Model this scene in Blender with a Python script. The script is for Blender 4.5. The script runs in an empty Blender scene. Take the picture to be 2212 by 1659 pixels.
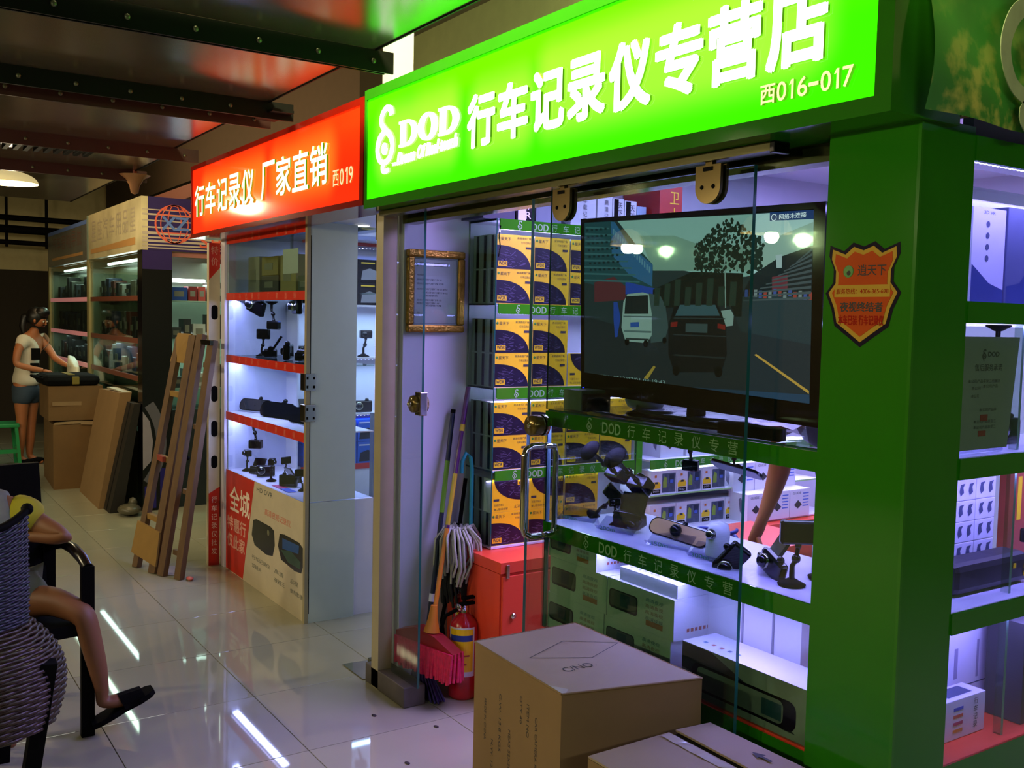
import bpy, bmesh, math, random
from mathutils import Vector, Matrix, Euler
random.seed(7)
SC = bpy.context.scene
COL = SC.collection

# ------------------------------------------------------------------ camera, world, exposure
cd = bpy.data.cameras.new('camera'); cam = bpy.data.objects.new('camera', cd); COL.objects.link(cam)
SC.camera = cam
yaw, pitch, roll = math.radians(56.2756), math.radians(3.7817), math.radians(1.25496)
f_ = Vector((-math.sin(yaw)*math.cos(pitch), math.cos(yaw)*math.cos(pitch), -math.sin(pitch)))
r_ = Vector((math.cos(yaw), math.sin(yaw), 0)); u_ = r_.cross(f_)
r2 = r_*math.cos(roll) + u_*math.sin(roll); u2 = -r_*math.sin(roll) + u_*math.cos(roll)
mw = Matrix((r2, u2, -f_)).transposed().to_4x4(); mw.translation = (0, 0, 1.6)
cam.matrix_world = mw
cd.sensor_width = 36; cd.lens = 36*2126.6/2212; cd.clip_start = .02; cd.clip_end = 60
wd = bpy.data.worlds.new('world'); SC.world = wd; wd.use_nodes = True
wd.node_tree.nodes['Background'].inputs[0].default_value = (.55, .5, .38, 1)
wd.node_tree.nodes['Background'].inputs[1].default_value = .05
SC.view_settings.view_transform = 'Standard'; SC.view_settings.look = 'None'
SC.view_settings.gamma = 1; SC.view_settings.exposure = .12; SC.view_settings.use_curve_mapping = False
SC.cycles.max_bounces = 8; SC.cycles.transparent_max_bounces = 24; SC.cycles.caustics_reflective = False
SC.cycles.caustics_refractive = False; SC.cycles.sample_clamp_indirect = 4; SC.cycles.glossy_bounces = 4

def lin(h):
    h = h.lstrip('#'); v = [int(h[i:i+2], 16)/255 for i in (0, 2, 4)]
    return tuple(x/12.92 if x <= .04045 else ((x+.055)/1.055)**2.4 for x in v) + (1,)
def area(name, loc, sx, sy, power, col, rot=(0, 0, 0)):
    l = bpy.data.lights.new(name, 'AREA'); l.shape = 'RECTANGLE'; l.size = sx; l.size_y = sy
    l.energy = power; l.color = lin(col)[:3]
    o = bpy.data.objects.new(name, l); o.location = loc; o.rotation_euler = rot; COL.objects.link(o); return o
def point(name, loc, power, col, r=.05):
    l = bpy.data.lights.new(name, 'POINT'); l.energy = power; l.color = lin(col)[:3]; l.shadow_soft_size = r
    o = bpy.data.objects.new(name, l); o.location = loc; COL.objects.link(o); return o
# corridor light: the market hall's tubes behind and left of the viewer
area('hall_tube_light', (-3.0, -2.6, 2.9), 4.5, .3, 42, '#f6f2c4', (math.radians(-25), 0, 0))
area('hall_tube_light', (-9.0, -1.6, 2.4), 4.0, .3, 34, '#f6eebc', (math.radians(-20), 0, 0))
area('hall_tube_light', (2.6, 1.5, 2.7), .3, 3, 34, '#f2f4e0', (0, math.radians(35), 0))
# ceiling light of the green shop and of its red neighbour
area('shop_ceiling_light', (-2.6, 3.3, 2.38), 1.4, 1.6, 120, '#b09cff')
area('neighbour_ceiling_light', (-5.0, 3.0, 2.06), 1.4, 1.2, 22, '#c8d0ff')
area('booth_ceiling_light', (-9.3, 2.9, 2.02), 3.4, .8, 26, '#e8ffe8')

area('upper_fill_light', (-2.2, 1.0, 3.4), 3.0, .3, 200, '#f4f0b4', (math.radians(35), 0, 0))  # added fill lights, brighten the upper wall and beam above the signs
area('upper_fill_light', (-8.5, 1.6, 3.4), 5.0, .3, 55, '#ffd9a0', (math.radians(35), 0, 0))
point('aisle_fill_light', (-.9, -2.0, 2.2), 60, '#f4ffd8', .04)  # added fill light on the surfaces facing the aisle

# ------------------------------------------------------------------ materials
MATS = {}
def mat(name, col, rough=.5, metal=0., emit=None, es=0., noise=.06, ns=12., bump=0., spec=.5, alpha=1, stretch=None, coat=0):
    if name in MATS: return MATS[name]
    m = bpy.data.materials.new(name); m.use_nodes = True; nt = m.node_tree; N = nt.nodes; L = nt.links
    p = N['Principled BSDF']
    c = lin(col)
    tc = N.new('ShaderNodeTexCoord'); mp = N.new('ShaderNodeMapping'); L.new(tc.outputs['Object'], mp.inputs[0])
    if stretch: mp.inputs['Scale'].default_value = stretch
    nz = N.new('ShaderNodeTexNoise'); nz.inputs['Scale'].default_value = ns; nz.inputs['Detail'].default_value = 3
    L.new(mp.outputs[0], nz.inputs['Vector'])
    mx = N.new('ShaderNodeMix'); mx.data_type = 'RGBA'
    mx.inputs[6].default_value = tuple(max(0, x*(1-noise*2)) for x in c[:3]) + (1,)
    mx.inputs[7].default_value = tuple(min(1, x*(1+noise*2)) for x in c[:3]) + (1,)
    L.new(nz.outputs[0], mx.inputs[0]); L.new(mx.outputs[2], p.inputs['Base Color'])
    p.inputs['Roughness'].default_value = rough; p.inputs['Metallic'].default_value = metal
    p.inputs['Specular IOR Level'].default_value = spec; p.inputs['Coat Weight'].default_value = coat
    p.inputs['Coat Roughness'].default_value = .05
    if emit: p.inputs['Emission Color'].default_value = lin(emit); p.inputs['Emission Strength'].default_value = es
    if bump:
        b = N.new('ShaderNodeBump'); b.inputs['Strength'].default_value = bump; b.inputs['Distance'].default_value = .01
        L.new(nz.outputs[0], b.inputs['Height']); L.new(b.outputs[0], p.inputs['Normal'])
    MATS[name] = m; return m
def glow(name, col, es):
    if name in MATS: return MATS[name]
    m = bpy.data.materials.new(name); m.use_nodes = True; nt = m.node_tree; nt.nodes.clear()
    e = nt.nodes.new('ShaderNodeEmission'); o = nt.nodes.new('ShaderNodeOutputMaterial')
    e.inputs[0].default_value = lin(col); e.inputs[1].default_value = es
    nt.links.new(e.outputs[0], o.inputs[0]); MATS[name] = m; return m
def glass(name, tint, refl=.6, rough=.0, ior=1.45, edge=1):
    m = bpy.data.materials.new(name); m.use_nodes = True; nt = m.node_tree; N = nt.nodes; L = nt.links; N.clear()
    t = N.new('ShaderNodeBsdfTransparent'); t.inputs[0].default_value = lin(tint)
    g = N.new('ShaderNodeBsdfGlossy'); g.inputs['Roughness'].default_value = rough; g.inputs[0].default_value = (refl, refl, refl, 1)
    lw = N.new('ShaderNodeLayerWeight'); pw = N.new('ShaderNodeMath'); pw.operation = 'POWER'; pw.inputs[1].default_value = 5
    L.new(lw.outputs['Facing'], pw.inputs[0]); fr = N.new('ShaderNodeMath'); fr.operation = 'MULTIPLY_ADD'
    f0 = ((ior-1)/(ior+1))**2*1.6; L.new(pw.outputs[0], fr.inputs[0]); fr.inputs[1].default_value = edge-f0; fr.inputs[2].default_value = f0
    mx = N.new('ShaderNodeMixShader'); o = N.new('ShaderNodeOutputMaterial')
    L.new(fr.outputs[0], mx.inputs[0]); L.new(t.outputs[0], mx.inputs[1]); L.new(g.outputs[0], mx.inputs[2]); L.new(mx.outputs[0], o.inputs[0])
    MATS[name] = m; return m
def sign_mat(name, base, hot, hots, es, es2, blobs, soft=.11):
    # translucent sign face lit from behind: brighter, yellower where the lamps behind the letters are
    m = bpy.data.materials.new(name); m.use_nodes = True; nt = m.node_tree; N = nt.nodes; L = nt.links
    p = N['Principled BSDF']; p.inputs['Roughness'].default_value = .08; p.inputs['Base Color'].default_value = lin(base)
    tc = N.new('ShaderNodeTexCoord'); sp = N.new('ShaderNodeSeparateXYZ'); L.new(tc.outputs['Object'], sp.inputs[0])
    prev = None
    def M(op, a, b=None):
        n = N.new('ShaderNodeMath'); n.operation = op
        for i, v in enumerate((a, b)):
            if v is None: continue
            if isinstance(v, (int, float)): n.inputs[i].default_value = v
            else: L.new(v, n.inputs[i])
        return n.outputs[0]
    for cx, cz, hx, hz in blobs:
        dx = M('MAXIMUM', M('SUBTRACT', M('ABSOLUTE', M('SUBTRACT', sp.outputs[0], cx)), hx), 0)
        dz = M('MAXIMUM', M('SUBTRACT', M('ABSOLUTE', M('SUBTRACT', sp.outputs[2], cz)), hz), 0)
        d = M('SQRT', M('ADD', M('MULTIPLY', dx, dx), M('MULTIPLY', dz, dz)))
        mr = N.new('ShaderNodeMapRange'); mr.interpolation_type = 'SMOOTHERSTEP'
        mr.inputs[1].default_value = 0; mr.inputs[2].default_value = soft; mr.inputs[3].default_value = 1; mr.inputs[4].default_value = 0
        L.new(d, mr.inputs[0])
        prev = mr.outputs[0] if prev is None else M('MAXIMUM', prev, mr.outputs[0])
    mx = N.new('ShaderNodeMix'); mx.data_type = 'RGBA'; mx.inputs[6].default_value = lin(base); mx.inputs[7].default_value = lin(hot)
    L.new(prev, mx.inputs[0]); L.new(mx.outputs[2], p.inputs['Emission Color'])
    L.new(M('ADD', M('MULTIPLY', prev, es2-es), es), p.inputs['Emission Strength'])
    MATS[name] = m; return m

m_tile = mat('floor tile', '#9d9b84', .035, noise=.05, ns=2.5, spec=.6)
m_grout = mat('tile grout', '#857c68', .8)
m_wallw = mat('white laminate', '#d9d6e2', .35, noise=.02)
m_wallg = mat('grey white laminate', '#bcc8bd', .4, noise=.02)
m_conc = mat('painted concrete', '#75705a', .85, bump=.1)
m_concd = mat('dark painted concrete', '#4a3b2a', .9)
m_cream = mat('cream wall', '#c9b98c', .8)
m_dark = mat('dark brown wall', '#2a2114', .8)
m_green = mat('green acrylic', '#24760a', .07, noise=.02)
m_greend = mat('green painted frame', '#2c7a12', .1, noise=.04)
m_strip = mat('green shelf strip', '#3a8f18', .12, noise=.02)
m_stript = mat('strip lettering', '#a9cf96', .4)
m_red = mat('red strip', '#c92c17', .3, noise=.02)
m_redt = mat('red strip lettering', '#e2765e', .4)
m_steel = mat('steel', '#b9b4a6', .15, 1.)
m_brass = mat('brass', '#6a5a2c', .16, .6)
m_chrome = mat('chrome', '#c9c5a8', .08, 1.)
m_alu = mat('aluminium profile', '#55532f', .2, .6)
m_postb = mat('beige door post', '#9a9070', .4)
m_black = mat('black plastic', '#060609', .16, spec=.35)
m_blackm = mat('matt black', '#080707', .7, spec=.06)
m_lens = mat('lens glass', '#05060a', .03)
m_white = mat('white card', '#d8d8dc', .45, noise=.02)
m_gls = glass('clear glass', '#e9f4ee', .6)
m_glsd = glass('door glass', '#e2ece6', .75)
m_glsp = glass('picture glass', '#f4f8f6', .6, 0, 1.4, .25)
m_edge = mat('glass edge', '#1f5a4c', .15, emit='#1f5a4c', es=.0)
m_edgel = mat('pale glass edge', '#8fb4b8', .15)
m_acry = glass('acrylic stand', '#e4e6f4', 1., ior=1.7)
m_led = glow('white led diode', '#b8a8ff', 30)
m_ledb = mat('led strip tape', '#e8e4f4', .4)
m_card = mat('corrugated cardboard', '#80643f', .75, noise=.08, ns=6, bump=.05)
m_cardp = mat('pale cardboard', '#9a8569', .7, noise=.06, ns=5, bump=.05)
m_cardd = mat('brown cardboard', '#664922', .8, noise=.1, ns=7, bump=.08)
m_ink = mat('printed ink', '#33302c', .7)
m_tapec = mat('clear parcel tape', '#b9aca0', .06, spec=1.)
m_orange = mat('orange laminate', '#e0482c', .35, noise=.02)
m_yel = mat('yellow carton print', '#f6cc14', .4, noise=.05)
m_purple = mat('dark print', '#130f24', .35, noise=.5, ns=26)
m_gold = mat('gilt frame', '#a9802c', .35, .7, noise=.2, ns=60, bump=.5)
m_paper = mat('paper', '#c9cfca', .6, noise=.02)
m_wood = mat('ladder wood', '#5d4428', .7, noise=.2, ns=8, stretch=(4, 4, .6), bump=.1)
m_ply = mat('plywood', '#8a6a30', .7, noise=.1)
m_skin = mat('skin', '#a8643c', .5, noise=.05)
m_hair = mat('black hair', '#0c0908', .4, noise=.3, ns=60)

# ------------------------------------------------------------------ mesh builder
_TX = {}
def txt_data(s, bold, shear):
    k = (s, bold, shear)
    if k in _TX: return _TX[k]
    c = bpy.data.curves.new('t', 'FONT'); c.body = s; c.size = 1; c.shear = shear; c.resolution_u = 3
    c.extrude = .5
    o = bpy.data.objects.new('t', c); COL.objects.link(o)
    dg = bpy.context.evaluated_depsgraph_get(); dg.update()
    m = bpy.data.meshes.new_from_object(o.evaluated_get(dg))
    vs = [tuple(v.co) for v in m.vertices]; fs = [tuple(p.vertices) for p in m.polygons]
    ff = [tuple(p.vertices) for p in m.polygons if abs(p.normal.z) > .9 and p.center.z > .4]
    bpy.data.objects.remove(o); bpy.data.curves.remove(c); bpy.data.meshes.remove(m)
    x0 = min(v[0] for v in vs); x1 = max(v[0] for v in vs); y0 = min(v[1] for v in vs); y1 = max(v[1] for v in vs)
    r = ([((v[0]-x0)/(x1-x0), (v[1]-y0)/(y1-y0), v[2]) for v in vs], fs, ff); _TX[k] = r; return r
class B:
    def __init__(s): s.v = []; s.f = []; s.fm = []; s.ms = []; s.M = Matrix(); s.sm = set()
    def mi(s, m):
        if m not in s.ms: s.ms.append(m)
        return s.ms.index(m)
    def add(s, vs, fs, m, smooth=False):
        b = len(s.v); s.v += [tuple(s.M @ Vector(v)) for v in vs]; i = s.mi(m)
        for f in fs:
            if smooth: s.sm.add(len(s.f))
            s.f.append(tuple(b+k for k in f)); s.fm.append(i)
        return s
    def box(s, x0, x1, y0, y1, z0, z1, m, fm=None, bev=0):
        # fm: face name -> other material, names x- x+ y- y+ z- z+
        if bev:
            bm = bmesh.new(); bmesh.ops.create_cube(bm, size=1)
            for v in bm.verts: v.co = Vector(((x0+x1)/2+v.co.x*(x1-x0), (y0+y1)/2+v.co.y*(y1-y0), (z0+z1)/2+v.co.z*(z1-z0)))
            bmesh.ops.bevel(bm, geom=bm.edges[:], offset=bev, segments=2, affect='EDGES', profile=.5)
            bm.verts.index_update(); s.add([v.co[:] for v in bm.verts], [[v.index for v in f.verts] for f in bm.faces], m); bm.free(); return s
        vs = [(x, y, z) for z in (z0, z1) for y in (y0, y1) for x in (x0, x1)]
        F = {'z-': (0, 2, 3, 1), 'z+': (4, 5, 7, 6), 'y-': (0, 1, 5, 4), 'y+': (2, 6, 7, 3), 'x-': (0, 4, 6, 2), 'x+': (1, 3, 7, 5)}
        for k, f in F.items(): s.add(vs, [f], (fm or {}).get(k, m)) if fm else None
        if not fm: s.add(vs, list(F.values()), m)
        return s
    def poly(s, pts, m): return s.add(pts, [tuple(range(len(pts)))], m)
    def prism(s, pts, d, m, side=None):
        n = len(pts); d = Vector(d); q = [Vector(p) for p in pts]; vs = [p[:] for p in q] + [(p+d)[:] for p in q]
        s.add(vs, [tuple(range(n))[::-1], tuple(range(n, 2*n))], m)
        s.add(vs, [(i, (i+1) % n, n+(i+1) % n, n+i) for i in range(n)], side or m); return s
    def tube(s, pts, r, m, seg=8, cap=True):
        P = [Vector(p) for p in pts]; R = r if isinstance(r, (list, tuple)) else [r]*len(P); vs = []; fs = []
        up = None
        for i, p in enumerate(P):
            t = (P[min(i+1, len(P)-1)]-P[max(i-1, 0)]).normalized()
            if up is None: up = t.orthogonal().normalized()
            up = (up - t*up.dot(t)).normalized(); w = t.cross(up)
            for k in range(seg):
                a = 2*math.pi*k/seg; vs.append((p+(up*math.cos(a)+w*math.sin(a))*R[i])[:])
        for i in range(len(P)-1):
            for k in range(seg): fs.append((i*seg+k, i*seg+(k+1) % seg, (i+1)*seg+(k+1) % seg, (i+1)*seg+k))
        s.add(vs, fs, m, True)
        if cap: s.add(vs, [tuple(range(seg))[::-1], tuple(range(len(vs)-seg, len(vs)))], m)
        return s
    def lathe(s, prof, c, m, seg=20, axis='z'):
        c = Vector(c); vs = []; fs = []
        for r, h in prof:
            for k in range(seg):
                a = 2*math.pi*k/seg; x, y = r*math.cos(a), r*math.sin(a)
                o = {'z': (x, y, h), 'y': (x, h, y), 'x': (h, x, y)}[axis]; vs.append((c+Vector(o))[:])
        for i in range(len(prof)-1):
            for k in range(seg): fs.append((i*seg+k, i*seg+(k+1) % seg, (i+1)*seg+(k+1) % seg, (i+1)*seg+k))
        return s.add(vs, fs, m, True)
    def ball(s, c, r, m, seg=12, sq=(1, 1, 1)):
        c = Vector(c); vs = []; fs = []; n = seg//2
        for i in range(n+1):
            t = math.pi*i/n
            for k in range(seg):
                a = 2*math.pi*k/seg; vs.append((c.x+r*sq[0]*math.sin(t)*math.cos(a), c.y+r*sq[1]*math.sin(t)*math.sin(a), c.z+r*sq[2]*math.cos(t)))
        for i in range(n):
            for k in range(seg): fs.append((i*seg+k, i*seg+(k+1) % seg, (i+1)*seg+(k+1) % seg, (i+1)*seg+k))
        return s.add(vs, fs, m, True)
    def text(s, t, o, xd, ud, w, h, m, ext=0, bold=0, shear=0, back=0):
        if bold: # heavier strokes: the same outlines laid a little to each side
            k = bold*min(h, w)*.9; x_ = Vector(xd); u_ = Vector(ud); o = Vector(o)
            for i, (a, c) in enumerate(((-1, -.7), (1, -.7), (-1, .7), (1, .7), (0, 0), (0, -1), (0, 1), (-1, 0), (1, 0))): s.text(t, o+x_*(k*a)+u_*(k*c), xd, ud, w, h, m, ext, 0, shear, back+i*2e-6)
            return s
        V, F, FF = txt_data(t, 0, shear); o = Vector(o); xd = Vector(xd); ud = Vector(ud); n = xd.cross(ud)
        e = ext if ext else 0
        vs = [(o+xd*(v[0]*w)+ud*(v[1]*h)+n*((v[2]+.5)*e+back))[:] for v in V]
        if ext: return s.add(vs, F, m)
        used = sorted({i for f in FF for i in f}); mp = {k: i for i, k in enumerate(used)}
        return s.add([vs[i] for i in used], [tuple(mp[i] for i in f) for f in FF], m)
    def mesh(s, name, off=None):
        me = bpy.data.meshes.new(name); off = off or (0, 0, 0)
        me.from_pydata([(v[0]-off[0], v[1]-off[1], v[2]-off[2]) for v in s.v], [], s.f)
        for m in s.ms: me.materials.append(m)
        me.polygons.foreach_set('material_index', s.fm)
        if s.sm: me.polygons.foreach_set('use_smooth', [i in s.sm for i in range(len(s.f))])
        me.update(); return me
_W = {}
def obj(name, b, parent=None, label=None, at=None, kind=None):
    """one mesh object; vertices in b are world coordinates (all parents unrotated)"""
    off = _W[parent.name] if parent else (at or (0, 0, 0))
    me = b.mesh(name, off) if isinstance(b, B) else b
    o = bpy.data.objects.new(name, me); COL.objects.link(o)
    if parent: o.parent = parent; _W[o.name] = off
    else: o.location = off; _W[o.name] = off
    if label: o['label'] = label
    if kind: o['kind'] = kind
    return o
def thing(name, label, cat, loc, group=None):
    o = bpy.data.objects.new(name, None); o.empty_display_size = .1; COL.objects.link(o); o.location = loc; _W[o.name] = tuple(loc)
    o['label'] = label; o['category'] = cat
    if group: o['group'] = group
    return o
def tag(o, label, cat, group=None):
    o['label'] = label; o['category'] = cat
    if group: o['group'] = group
    return o
def struct(name, b, parent=None, at=None):
    o = obj(name, b, parent, at=at)
    if not parent: o['kind'] = 'structure'
    return o
def place(parts, name, label, cat, loc, rot=(0, 0, 0), group=None, scale=1):
    """a copy of a kind: Empty plus parts sharing mesh data; parts = [(name, mesh, [subparts])]"""
    r = bpy.data.objects.new(name, None); r.empty_display_size = .05; COL.objects.link(r); r.location = loc
    r.rotation_euler = [math.radians(a) for a in rot]; r.scale = (scale,)*3
    r['label'] = label; r['category'] = cat
    if group: r['group'] = group
    for pt in parts:
        c = bpy.data.objects.new(pt[0], pt[1]); COL.objects.link(c); c.parent = r
        for sp in (pt[2] if len(pt) > 2 else []):
            d = bpy.data.objects.new(sp[0], sp[1]); COL.objects.link(d); d.parent = c
    return r
def skin(nodes, edges, m, sub=2, name='body'):
    """one continuous limb or body surface: nodes = [(co, radius)], grown with a Skin modifier"""
    bm = bmesh.new(); ly = bm.verts.layers.skin.verify(); vs = []
    for i, (co, r) in enumerate(nodes):
        v = bm.verts.new(co); rr = r if isinstance(r, tuple) else (r, r); v[ly].radius = rr; v[ly].use_root = (i == 0); vs.append(v)
    for a, b in edges: bm.edges.new((vs[a], vs[b]))
    me = bpy.data.meshes.new('sk'); bm.to_mesh(me); bm.free()
    o = bpy.data.objects.new('sk', me); COL.objects.link(o)
    o.modifiers.new('s', 'SKIN').use_smooth_shade = True
    sb = o.modifiers.new('u', 'SUBSURF'); sb.levels = sub; sb.render_levels = sub
    dg = bpy.context.evaluated_depsgraph_get(); dg.update()
    out = bpy.data.meshes.new_from_object(o.evaluated_get(dg)); bpy.data.objects.remove(o)
    out.materials.clear(); out.materials.append(m); out.name = name
    out.polygons.foreach_set('use_smooth', [True]*len(out.polygons)); return out
def face(hc, fwd, s, m, parent, name='face_features'):
    """eyes, brows, nose, mouth and ears on a head centred at hc, looking along fwd"""
    hc = Vector(hc); f = Vector(fwd).normalized(); sd = f.cross(Vector((0, 0, 1))).normalized(); up = sd.cross(f); b = B()
    we = mat('eye white', '#c9c0b0', .3); lp = mat('lips', '#8a3a30', .5)
    for k in (-1, 1):
        e = hc+f*(.068*s)+sd*(k*.030*s)+up*(.008*s); b.ball(e[:], .011*s, we, 8); b.ball((e+f*.007*s)[:], .0065*s, m_blackm, 8)
        q = e+up*.018*s+f*.002*s; b.tube([(q-sd*.014*s)[:], (q+up*.003*s)[:], (q+sd*.014*s)[:]], .0028*s, m_hair, 5)
        b.ball((hc+sd*(k*.076*s)-up*.004*s)[:], .019*s, m, 8, (.7, .7, 1.3))
    n = hc+f*.076*s; b.tube([(n+up*.010*s-f*.006*s)[:], (n-up*.014*s+f*.008*s)[:], (n-up*.024*s)[:]], [.006*s, .010*s, .007*s], m, 8)
    q = hc+f*.070*s-up*.044*s; b.tube([(q-sd*.018*s)[:], (q+f*.005*s)[:], (q+sd*.018*s)[:]], .0048*s, lp, 6)
    return obj(name, b, parent)
X, Y, Z = (1, 0, 0), (0, 1, 0), (0, 0, 1)
NX, NY = (-1, 0, 0), (0, -1, 0)
def rrect(w, h, r, n=4):
    pts = []
    for cx, cy, a0 in ((w/2-r, h/2-r, 0), (-w/2+r, h/2-r, 90), (-w/2+r, -h/2+r, 180), (w/2-r, -h/2+r, 270)):
        for k in range(n+1):
            a = math.radians(a0+90*k/n); pts.append((cx+r*math.cos(a), cy+r*math.sin(a)))
    return pts
ORD = ['first', 'second', 'third', 'fourth', 'fifth', 'sixth', 'seventh', 'eighth', 'ninth', 'tenth']
# ================================================================== SETTING
fl = B().box(-16, 2, -4, 6, -.06, -.012, m_grout); floor = struct('floor', fl)
tl = B().box(-.2985, .2985, -.2985, .2985, -.012, 0, m_tile, bev=.0012).mesh('tile')
for i in range(-15, 4):
    for j in range(-1, 6):
        t = bpy.data.objects.new('tile', tl); COL.objects.link(t); t.parent = floor; t.location = (-3.93+.6*i+.3, .76+.6*j+.3, 0)
fb = B().box(-16, -12.94, -4, 6, -.012, 0, m_tile); fb.box(-12.94, 2, -4, .155, -.012, 0, m_tile); fb.box(-1.52, 2, .16, 6, -.012, 0, m_tile); fb.box(-12.94, -1.52, 4.37, 6, -.012, 0, m_tile)
obj('outer_paving', fb, floor)
struct('ceiling', B().box(-16, 2, -4, 6, 3.5, 3.56, m_conc))
struct('wall_far', B().box(-15.1, -15, -4, 6, 0, 2.12, m_dark).box(-15.1, -15, -4, 6, 2.12, 3.5, m_cream).box(-15, -14.9, 2.25, 2.5, 2.05, 2.6, mat('tan pilaster', '#8a6a30', .8)))
struct('wall_rear', B().box(-16, 2, 5.95, 6, 0, 3.5, m_conc))
struct('wall_opposite', B().box(-16, 2, -4, -3.95, 0, 3.5, m_concd))
# green shop shell: partition on the left, back wall and low ceiling
struct('wall_left', B().box(-3.8, -3.73, 1.93, 5.0, 0, 2.4, m_wallw))
struct('wall_back', B().box(-3.73, -1.2, 5.0, 5.06, 0, 2.4, m_wallw))
struct('trim_1', B().box(-3.8, -1.2, 1.97, 5.0, 2.4, 2.43, m_wallw))      # shop ceiling board
struct('wall_neighbour_left', B().box(-6.2, -6.12, 1.95, 4.5, 0, 2.5, m_wallg))
struct('wall_neighbour_back', B().box(-6.2, -3.8, 4.5, 4.55, 0, 2.5, m_wallg))
struct('trim_2', B().box(-6.15, -3.8, 1.86, 4.5, 2.075, 2.1, m_wallw))
struct('wall_booth_back', B().box(-12.7, -8.6, 4.0, 4.05, 0, 2.5, mat('olive booth wall', '#6f7358', .7)))
# upper wall and beam above the shops
struct('wall_upper', B().box(-6.3, 2, 3.2, 3.3, 2.52, 3.5, mat('olive upper wall', '#7a8458', .85)))
struct('trim_3', B().box(-14.5, -6.3, 2.9, 3.3, 2.95, 3.5, m_concd))
struct('trim_4', B().box(-14.5, -5.2, 2.5, 2.62, 2.62, 2.74, mat('reddish conduit', '#6a3a2c', .7)))
struct('trim_5', B().box(-4.02, -3.92, 1.96, 2.06, 2.5, 3.5, m_white))
# post, sill and fixed pane at the left of the shop front
struct('trim_6', B().box(-3.80, -3.735, 1.835, 1.9, 0, 2.03, m_postb))
sb_ = B().box(-3.86, -3.495, 1.835, 1.935, 0, .085, mat('grey stone sill', '#57504a', .6, noise=.2, ns=9, bump=.2), bev=.004)
tag(obj('door_sill', sb_, at=(-3.67, 1.885, 0)), 'grey stone sill block under the narrow fixed glass pane', 'sill')
t = thing('fixed_pane', 'narrow fixed glass pane beside the beige post, with round brass lock', 'glass pane', (-3.58, 1.885, .085))
obj('pane', B().box(-3.70, -3.465, 1.880, 1.890, .085, 2.02, m_glsd, {'x+': m_edge, 'z+': m_edge}), t)
lk = B().lathe([(.0, -.03), (.034, -.03), (.036, -.02), (.036, .03), (.0, .03)], (-3.50, 1.885, 1.25), m_brass, 20, 'y').box(-3.50, -3.455, 1.868, 1.902, 1.205, 1.30, m_steel, bev=.003)
obj('lock', lk, t, 'round brass lock'); obj('lock_knob', B().ball((-3.50, 1.845, 1.25), .012, m_chrome), t)
t = thing('floor_plate', 'shiny steel floor spring plate set at the foot of the beige post', 'metal plate', (-3.96, 1.9, 0))
obj('plate', B().prism([(-4.09, 1.83, .001), (-3.87, 1.83, .001), (-3.87, 1.95, .001), (-4.08, 1.95, .001)], (0, 0, .004), m_chrome), t)

# ------------------------------------------------------------------ pillar and green sign
t = thing('green_pillar', 'tall square glossy green corner pillar carrying a shield sticker', 'pillar', (-1.37, 1.94, 0))
obj('shaft', B().box(-1.492, -1.26, 1.85, 2.045, 0, 2.04, m_green), t)
obj('corner_bead', B().box(-1.266, -1.2585, 1.8485, 1.856, 0, 2.04, m_greend), t)
def logo(b, o, xd, ud, h, m, ext):
    """the shop's mark: a figure-of-eight ribbon, open small loop over a ring with a dot in it"""
    o = Vector(o); xd = Vector(xd); ud = Vector(ud); n = xd.cross(ud)
    def ring(cx, cy, ra, rb, wa, wb, a0, a1, k=26):
        po = []; pi = []
        for i in range(k+1):
            a = math.radians(a0+(a1-a0)*i/k); w = wa+(wb-wa)*i/k
            po.append((cx+(ra+w/2)*math.cos(a), cy+(rb+w/2)*math.sin(a))); pi.append((cx+(ra-w/2)*math.cos(a), cy+(rb-w/2)*math.sin(a)))
        for i in range(k):
            q = [po[i], po[i+1], pi[i+1], pi[i]]
            if a1 < a0: q = q[::-1]
            pts = [(o+xd*(x*h)+ud*(y*h)) for x, y in q]
            if ext: b.prism([p[:] for p in pts], (n*ext)[:], m)
            else: b.poly([(p+n*.0004)[:] for p in pts], m)
    ring(.37, .35, .035, .05, .08, .11, 0, 360, 14)
    def stroke(ctrl, n=6):
        P = []
        for k in range(len(ctrl)-1): # Catmull-Rom through the control points; third value = width
            q = [Vector(ctrl[min(max(k+d, 0), len(ctrl)-1)]) for d in (-1, 0, 1, 2)]
            for i in range(n):
                t_ = i/n; P.append(.5*((2*q[1])+(q[2]-q[0])*t_+(2*q[0]-5*q[1]+4*q[2]-q[3])*t_**2+(3*q[1]-q[0]-3*q[2]+q[3])*t_**3))
        P.append(Vector(ctrl[-1])); E_ = []
        for i, p in enumerate(P):
            d = (P[min(i+1, len(P)-1)]-P[max(i-1, 0)]); d = Vector((d.x, d.y, 0)).normalized(); w = Vector((-d.y, d.x, 0))*p.z/2; c = Vector((p.x, p.y, 0)); E_.append((c+w, c-w))
        for i in range(len(E_)-1):
            pts = [(o+xd*(v.x*h)+ud*(v.y*h)) for v in (E_[i][1], E_[i+1][1], E_[i+1][0], E_[i][0])]
            if ext: b.prism([p[:] for p in pts], (n_*ext)[:], m)
            else: b.poly([(p+n_*.0004)[:] for p in pts], m)
    n_ = n
    stroke([(.60, .86, .10), (.57, .95, .11), (.42, .99, .08), (.27, .90, .08), (.25, .77, .09), (.38, .65, .10), (.56, .54, .10), (.65, .38, .09), (.58, .21, .08), (.40, .13, .08), (.20, .18, .08), (.11, .35, .09), (.18, .52, .10), (.34, .61, .08), (.45, .62, .06)])
    stroke([(.40, .14, .06), (.30, .06, .07), (.36, -.02, .07), (.52, .0, .06)], 4)
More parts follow.
